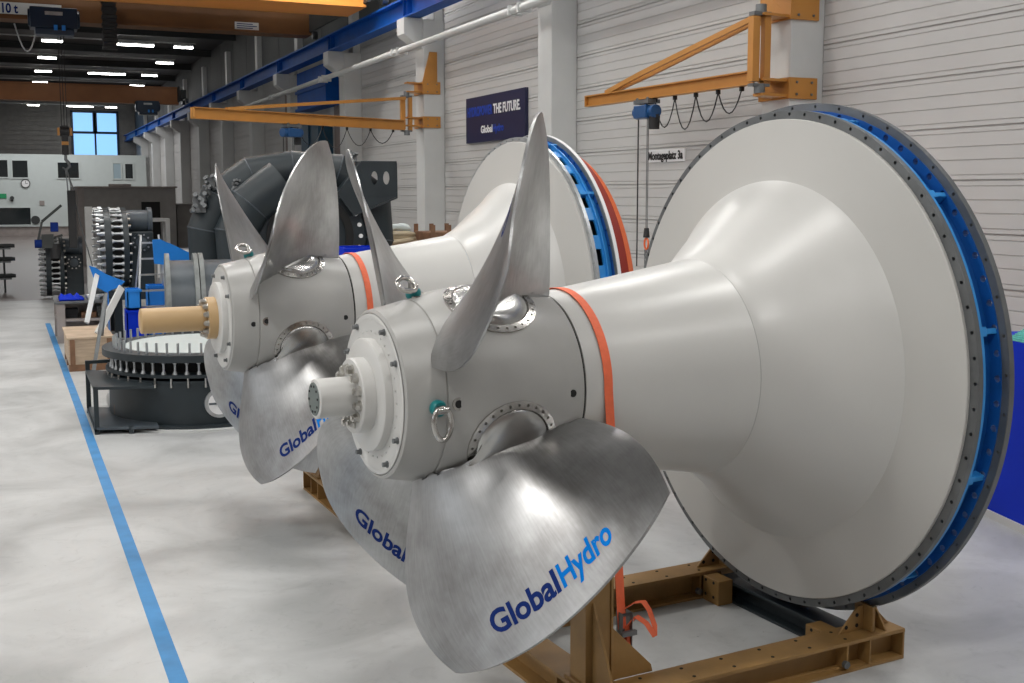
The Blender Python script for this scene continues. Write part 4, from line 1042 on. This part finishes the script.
for (x, z, s) in ((-1.68, 2.46, 1.0), (-1.50, 2.80, .7), (-1.12, 2.74, .6), (.72, 3.22, .6)):
    mb = MB()
    random.seed(int(abs(x) * 100))
    for i in range(9):
        dx, dz = random.uniform(-.12, .12) * s, random.uniform(-.16, .16) * s; mb.cyl((x + dx, -.3, z + dz), (x + dx + random.uniform(-.06, .06), -.42, z + dz + .02), .035 * s, n=8)
    mb.box((x - .1 * s, -.32, z - .12 * s), (x + .1 * s, -.1, z + .12 * s))
    mb.build('valve_cluster', 'dsteel', t, smooth=30)
# inlet box with lifting eye holes
Y0 = -.66; mb = MB()
xs = [.80, .93, 1.09, 1.12, 1.28, 1.35]; zs = [2.58, 2.76, 3.0, 3.12]
for i in range(5):
    for j in range(3):
        if i in (1, 3) and j == 1: continue
        mb.box((xs[i], Y0, zs[j]), (xs[i + 1], Y0 + .03, zs[j + 1]))
for cx_ in (1.01, 1.20):
    n = 16; cz = 2.88; ov = [(cx_ + .052 * cos(2 * pi * (k + .5) / n), cz + .105 * sin(2 * pi * (k + .5) / n)) for k in range(n)]
    crn = [(cx_ + .08, cz + .12), (cx_ - .08, cz + .12), (cx_ - .08, cz - .12), (cx_ + .08, cz - .12)]
    for qd in range(4):
        idx = [(qd * 4 + k) % n for k in range(5)]; c = crn[qd]; c2 = crn[(qd + 1) % 4]; m_ = ov[idx[4]]
        for k in range(4): mb.prism([(ov[idx[k]][0], Y0, ov[idx[k]][1]), (ov[idx[k + 1]][0], Y0, ov[idx[k + 1]][1]), (c[0], Y0, c[1])], (0, .03, 0))
        mb.prism([(m_[0], Y0, m_[1]), (c2[0], Y0, c2[1]), (c[0], Y0, c[1])], (0, .03, 0))
mb.prism([(1.35, Y0, 2.58), (.80, Y0, 2.58), (.80, Y0, 3.12), (.43, Y0, 2.61), (.66, Y0, 2.30)], (0, .03, 0))
mb.box((.80, Y0, 3.12), (1.37, Y0 + .5, 3.145)).box((1.35, Y0, 2.58), (1.375, Y0 + .5, 3.12))
mb.prism([(.43, Y0, 2.61), (.80, Y0, 3.12), (.80, Y0, 3.145), (.41, Y0, 2.63)], (0, .5, 0)); mb.prism([(.66, Y0, 2.30), (1.375, Y0, 2.58), (1.375, Y0, 2.555), (.66, Y0, 2.27)], (0, .5, 0))
mb.build('inlet_box', 'slate', t, smooth=0, bevel=.004)

# ------------------------------------------------------------------ stacks near the wall
t = empty('storage_crate', (5.62, 19.0, 0), 0, 'tall brown wooden crate against the wall, hoses coiled on top', 'crate')
MB().box((0, 0, .12), (1.15, 1.4, 1.72)).build('body', 'wood2', t, smooth=0, bevel=.01)
q = MB()
for z in (.3, .9, 1.6): q.box((-.02, -.02, z), (1.17, 0, z + .09)).box((-.02, -.02, z), (0, 1.42, z + .09))
q.build('batten', 'wood', t, smooth=0)
q = MB()
for y in (.05, .65, 1.25): q.box((0, y, 0), (1.15, y + .1, .12))
q.build('runner', 'wood2', t, smooth=0)
random.seed(3)
mb = MB().tube([(6.26 + .27 * cos(a), 19.50 + .27 * sin(a), 2.02 + .03 * sin(a * 3)) for a in [2 * pi * i / 32 for i in range(32)]], .055, n=10, closed=True)
tag(mb.build('hose_coil', 'whose'), 'pale white hose ring lying on the cream hoses', 'hose')
mb = MB()
for k in range(4):
    zz = 1.79 + .06 * (k % 3)
    mb.tube([(6.24 + (.44 - .02 * k) * cos(a + k), 19.55 + (.34 + .03 * k) * sin(a + k), zz + .02 * sin(2 * a + k)) for a in [2 * pi * i / 32 for i in range(32)]], .045, n=8, closed=True)
tag(mb.build('hose_coil', 'cream'), 'coiled cream hoses on the tall brown crate', 'hose')
t = empty('open_crate', (6.80, 19.0, 0), 0, 'brown wooden crate of boards standing right of the hoses near the wall', 'crate')
MB().box((0, 0, .0), (.68, .9, 1.95)).build('body', 'wood2', t, smooth=0, bevel=.01)
q = MB()
for x in (0, .3, .6): q.box((x, -.02, .1), (x + .08, 0, 2.08)).box((x, .9, .1), (x + .08, .92, 2.08))
q.build('post', 'wood2', t, smooth=0)
for i in range(3):
    z0 = .72 + i * .42 if i else 0.0
for i, (z0, z1) in enumerate(((0, .98), (.985, 1.47), (1.475, 2.03))):
    mb = MB(); x0, x1, y0, y1 = 3.42, 4.05, 12.4, 13.0
    mb.box((x0, y0, z0), (x1, y1, z0 + .03)).box((x0, y0, z0), (x1, y0 + .02, z1)).box((x0, y1 - .02, z0), (x1, y1, z1)).box((x0, y0, z0), (x0 + .02, y1, z1)).box((x1 - .02, y0, z0), (x1, y1, z1)).box((x0 - .02, y0 - .02, z1 - .05), (x1 + .02, y0, z1)).box((x0 - .02, y0 - .02, z0 + .2), (x1 + .02, y0, z0 + .23))
    tag(mb.build('stacking_bin', 'panelblue', smooth=0), 'royal blue stacking bin behind the farther turbine, %s of three' % ('bottom', 'middle', 'top')[i], 'bin', 'royal blue stacking bins')

# objects on a table between distributor and spiral casing
t = empty('parts_table', (4.1, 30.0, 0), 0, 'white topped table with boxes behind the sloping blue plate', 'table')
MB().box((-.7, 0, 1.14), (1.6, .9, 1.20)).build('top', 'pwhite', t, smooth=0)
MB().box((-.7, .05, .5), (1.6, .1, 1.14)).build('front_panel', 'plank', t, smooth=0)
for x in (-.65, 1.5):
    for y in (.02, .8): MB().box((x, y, 0), (x + .08, y + .08, 1.14)).build('leg', 'galv', t, smooth=0)
for i, (x, w, h, m, n, lb) in enumerate(((4.30, .45, .30, 'panelblue', 'parts_bin', 'blue bin on the white topped table'), (4.85, .45, .20, 'plank', 'cardboard_box', 'pale box on the white topped table beside the blue bin'))):
    mb = MB().box((x, 30.2, 1.205), (x + w, 30.7, 1.205 + h)).box((x - .02, 30.18, 1.205 + h - .05), (x + w + .02, 30.72, 1.205 + h + .01))
    tag(mb.build(n, m, smooth=0, bevel=.008), lb, 'bin' if i == 0 else 'box')
tag(MB().box((1.95, 33.0, 0), (2.45, 33.1, 1.38)).box((2.45, 33.0, 0), (2.55, 33.6, 1.93)).box((3.98, 33.0, 0), (4.10, 33.6, 1.93)).box((2.55, 33.0, 1.84), (3.98, 33.6, 1.93)).box((2.55, 33.4, 0), (3.98, 33.5, 1.3)).build('partition_screen', 'plank', smooth=0, bevel=.01), 'cream partition screen behind the larger distributor unit', 'screen')

# load under the near crane hook
t = empty('lifted_motor', (1.30, 29.0, 1.35), 0, 'dark slim machine column hanging in slings under the near hoist', 'machine')
MB().box((-.02, -.10, 0), (.16, .10, 1.35)).build('column', 'rubber', t, smooth=0, bevel=.01)
q = MB()
for x in (.0, .14): q.cyl((x, 0, 1.35), (-.03, 0, 1.83), .014, n=6)
q.tube([(-.0, 0, 1.82), (.3, 0, .3), (.48, 0, -.45)], .014, n=6); q.build('sling', 'dsteel', t)
q = MB().bar((-.16, 0, 1.0), (-.60, 0, .62), .05, .06, (0, 0, 1)).bar((-.60, 0, .62), (-.72, 0, .1), .05, .05, (1, 0, 0)).bar((-.16, 0, .3), (-.72, 0, .12), .04, .05, (0, 0, 1)).box((-.62, -.1, .0), (-.36, .1, .32)); q.build('support_arm', 'dark', t, smooth=0)
MB().box((-.42, -.13, .38), (-.25, .13, .60)).cyl((-.78, 0, .1), (-.62, 0, .1), .1, n=14).build('gear_motor', 'navy', t, bevel=.01)
MB().cyl((-.33, 0, -.25), (-.33, 0, .1), .12, n=16).build('chuck', 'rubber', t)
tag(MB().box((1.72, 30.2, 0), (1.90, 30.3, 2.3)).build('white_post', 'plank', smooth=0, bevel=.01), 'white upright post behind the hanging machine, left of the grey container', 'post')

# left edge: stacked dark parts
t = empty('parts_pallet', (-.45, 33.0, 0), 0, 'pallet rack with dark steel rods at the left edge of the picture', 'rack')
for z in (.35, .8, 1.15): MB().box((-.4, 0, z), (.45, .6, z + .04)).build('shelf', 'dsteel', t, smooth=0)
for x in (-.4, .25): MB().box((x, .02, 0), (x + .05, .07, 1.2)).build('upright', 'dark', t, smooth=0)
for i, z in enumerate((.44, .89, 1.24)):
    for k in range(3):
        o = MB().cyl((-.88, 33.1 + k * .14, z), (.10 - .04 * k, 33.1 + k * .14, z), .048, n=12).build('steel_rod', 'dark')
        tag(o, 'dark steel rod on the %s shelf of the rack at the left edge' % ('lower', 'middle', 'upper')[i], 'rod', 'dark steel rods on the %s shelf of the left rack' % ('lower', 'middle', 'upper')[i])

# ------------------------------------------------------------------ grey container and offices
t = empty('grey_container', (2.45, 45.0, 0), 0, 'dark grey site container with a black doorway and pale left edge', 'container')
MB().box((.12, 0, 0), (3.38, 5, 2.82)).build('body', 'cont', t, smooth=0)
MB().box((-.12, -.02, 0), (.12, 5, 2.82)).build('edge_panel', 'taupe', t, smooth=0)
MB().box((2.12, -.02, .9), (2.80, 0.01, 2.30)).build('doorway', 'hole', t, smooth=0)
MB().box((2.80, -.05, .9), (2.86, 0, 2.35)).box((2.06, -.05, .9), (2.12, 0, 2.35)).box((2.06, -.05, 2.30), (2.86, 0, 2.36)).build('door_frame', 'cont', t, smooth=0)
q = MB().box((-.12, -.05, 2.82), (3.45, 5, 2.88)).cyl((1.0, .2, 2.9), (1.8, .2, 2.9), .07, n=10)
q.build('roof_edge', 'taupe', t, smooth=0)
tag(MB().box((6.0, 46.0, 0), (7.8, 49.0, 2.15)).box((5.98, 45.95, 2.15), (7.8, 49.0, 2.2)).build('machine_cabinet', 'cont', smooth=0), 'grey machine cabinet right of the grey container, beside the columns', 'cabinet')
YO = 76.0
t = empty('office_block', (0, YO, 0), 0, 'white two storey office block at the far end of the hall', 'office')
MB().box((XL + .01, 0, .62), (8.1, 7, 4.98)).build('facade', 'office', t, smooth=0)
MB().box((XL + .01, .05, 0), (8.1, 7, .62)).build('base', 'taupe', t, smooth=0)
MB().box((XL + .01, -.04, .56), (8.1, 0, .64)).build('ledge', 'office', t, smooth=0)
def K(px, Y=YO): return (px - 8) * .001025 * Y * 1.0
def onY(x, y, Y):
    f = 1137.8; d = (sin(YAW) * cos(PITCH) + cos(YAW) * (x - 512) / f + (-(y - 315.87) / f) * sin(YAW) * sin(PITCH) * 1.0, cos(YAW) * cos(PITCH) - sin(YAW) * (x - 512) / f + (-(y - 315.87) / f) * cos(YAW) * sin(PITCH), -sin(PITCH) + (-(y - 315.87) / f) * cos(PITCH))
    k = Y / d[1]; return d[0] * k, CAMH + d[2] * k
for i, (a, b, c, d) in enumerate(((-6, 160, 8, 177), (12, 160.5, 28, 177.5), (57.5, 162.5, 79, 178), (113, 163.5, 121, 178.5), (125, 164, 133, 178.5), (-8, 208, 31, 224.5))):
    x0, z1 = onY(a, b, YO); x1, z0 = onY(c, d, YO)
    f = MB().box((x0 - .08, -.06, z0 - .08), (x1 + .08, 0.0, z0)).box((x0 - .08, -.06, z1), (x1 + .08, 0, z1 + .08)).box((x0 - .08, -.06, z0), (x0, 0, z1)).box((x1, -.06, z0), (x1 + .08, 0, z1)).build('window_frame', 'office', t, smooth=0)
    MB().box((x0, -.02, z0), (x1, .0, z1)).build('pane', 'glass' if i != 3 else mat('pale reflecting glass', (.35, .45, .50), .2), f, smooth=0)
x, z = onY(25.5, 183.5, YO)
ck = tag(MB().lathe([(-.06, 0), (-.06, .22), (0, .24)], (0, 0, 0), 'y', n=32).build('wall_clock', 'pwhite', loc=(x, YO, z)), 'round white wall clock on the far office facade', 'clock')
MB().lathe([(-.075, .22), (-.075, .27), (0, .27)], (0, 0, 0), 'y', n=32).build('rim', 'dark', ck)
MB().box((-.012, -.07, 0), (.012, -.062, .17)).box((0, -.07, -.012), (.12, -.062, .012)).build('hands', 'black', ck, smooth=0)
x, z = onY(12, 198, YO); tag(MB().cyl((x, YO, z), (x, YO - .18, z), .12, n=14).box((x - .05, YO - .1, z - .2), (x + .05, YO, z)).build('security_camera', 'dark'), 'small dark camera on the far office facade left of the clock', 'camera')
x, z = onY(35.5, 220, YO); tag(MB().cyl((x, YO, z), (x, YO - .08, z), .26, n=20).build('round_sign', 'dark'), 'round dark sign right of the low dark office window', 'sign')
x, z = onY(1.5, 196, YO); tag(MB().box((x - .28, YO - .05, z - .14), (x + .28, YO, z + .14)).build('exit_sign', mat('green sign', (.02, .30, .12), .5), smooth=0), 'small green sign at the left edge of the far office facade', 'sign')
x, z = onY(42, 203, YO); tag(MB().box((x - .14, YO - .05, z - .14), (x + .14, YO, z + .14)).build('junction_box', 'taupe', smooth=0), 'small grey box on the far office facade above the hanging machine', 'box')
# far window in the end wall
x0, z1 = onY(72.5, 112.5, HALLY1); x1, z0 = onY(117.5, 158, HALLY1)
w = empty('window_1', (x0, HALLY1 - .02, z0)); w['kind'] = 'structure'
W_, H_ = x1 - x0, z1 - z0; hm = H_ * .56
MB().box((0, 0, 0), (W_, .02, H_)).build('pane', 'winblue', w, smooth=0)
q = MB()
for a, b, c, d in ((-.15, 0, -.1, H_ + .1), (W_, W_ + .15, -.1, H_ + .1), (-.15, W_ + .15, H_, H_ + .15), (0, W_, hm - .08, hm + .08), (W_ / 2 - .06, W_ / 2 + .06, 0, H_)): q.box((a, -.12, c), (b, 0, d))
q.box((W_ / 2 - .14, -.12, hm), (W_ / 2 + .14, 0, H_)); q.build('window_frame', 'hoist', w, smooth=0)
q = MB()
for i in range(12): q.box((XL + .01, HALLY1 - .05, 4.9 + i * .32), (x0 - 1.0, HALLY1 - .01, 4.9 + i * .32 + .27))
struct(q, 'trim_20', 'cont', smooth=0)

# blue things between the columns behind the far jib
tag(MB().box((7.9, 30.3, 5.0), (XW - .002, 33.6, 6.1)).box((7.86, 30.2, 5.0), (7.9, 33.7, 5.08)).box((7.86, 30.2, 5.5), (7.9, 33.7, 5.58)).build('blue_duct', 'railblue', smooth=0), 'blue steel duct on the wall above the farther jib arm', 'duct')
tag(MB().box((7.9, 31.2, 3.0), (XW - .002, 33.2, 4.6)).box((7.86, 32.2, 3.0), (7.9, 32.3, 4.6)).build('switch_cabinet', mat('petrol blue paint', (.008, .05, .09), .4), smooth=0, bevel=.01), 'petrol blue cabinet on the wall below the farther jib arm', 'cabinet')

# ------------------------------------------------------------------ light
def area(name, loc, size, energy, rot=(0, 0, 0), col=(1, 1, 1)):
    l = bpy.data.lights.new(name, 'AREA'); l.shape = 'RECTANGLE'; l.size, l.size_y = size; l.energy = energy; l.color = col
    o = bpy.data.objects.new(name, l); COL.objects.link(o); o.location = loc; o.rotation_euler = rot
    return o
for k in range(-8, 7):
    y = 46.5 + 5.85 * k
    e = 1.0 if k < -2 else .5
    if y > 24: continue
    for x, q_ in ((-9.0, 1.0), (-3.6, 1.15 + .5 * (k % 2)), (1.75, 1.0 - .3 * (k % 2)), (6.5, .8)): area('lamp_light', (x, y, 8.2), (1.6, .25), 125 * e * q_, col=(1, .98, .95))
for y in (34, 42, 52): area('lamp_light', (-4, y, 7.9), (6, .3), 80)
for y in (62, 68, 72.5): area('lamp_light', (2, y, 7.9), (8, .3), 260)
wd = bpy.data.worlds.new('world'); SC.world = wd; wd.use_nodes = True
wd.node_tree.nodes['Background'].inputs['Color'].default_value = (.8, .88, 1, 1); wd.node_tree.nodes['Background'].inputs['Strength'].default_value = .3

SC.view_settings.view_transform = 'Standard'; SC.view_settings.look = 'None'; SC.view_settings.gamma = 1; SC.view_settings.use_curve_mapping = False
SC.view_settings.exposure = 0.22
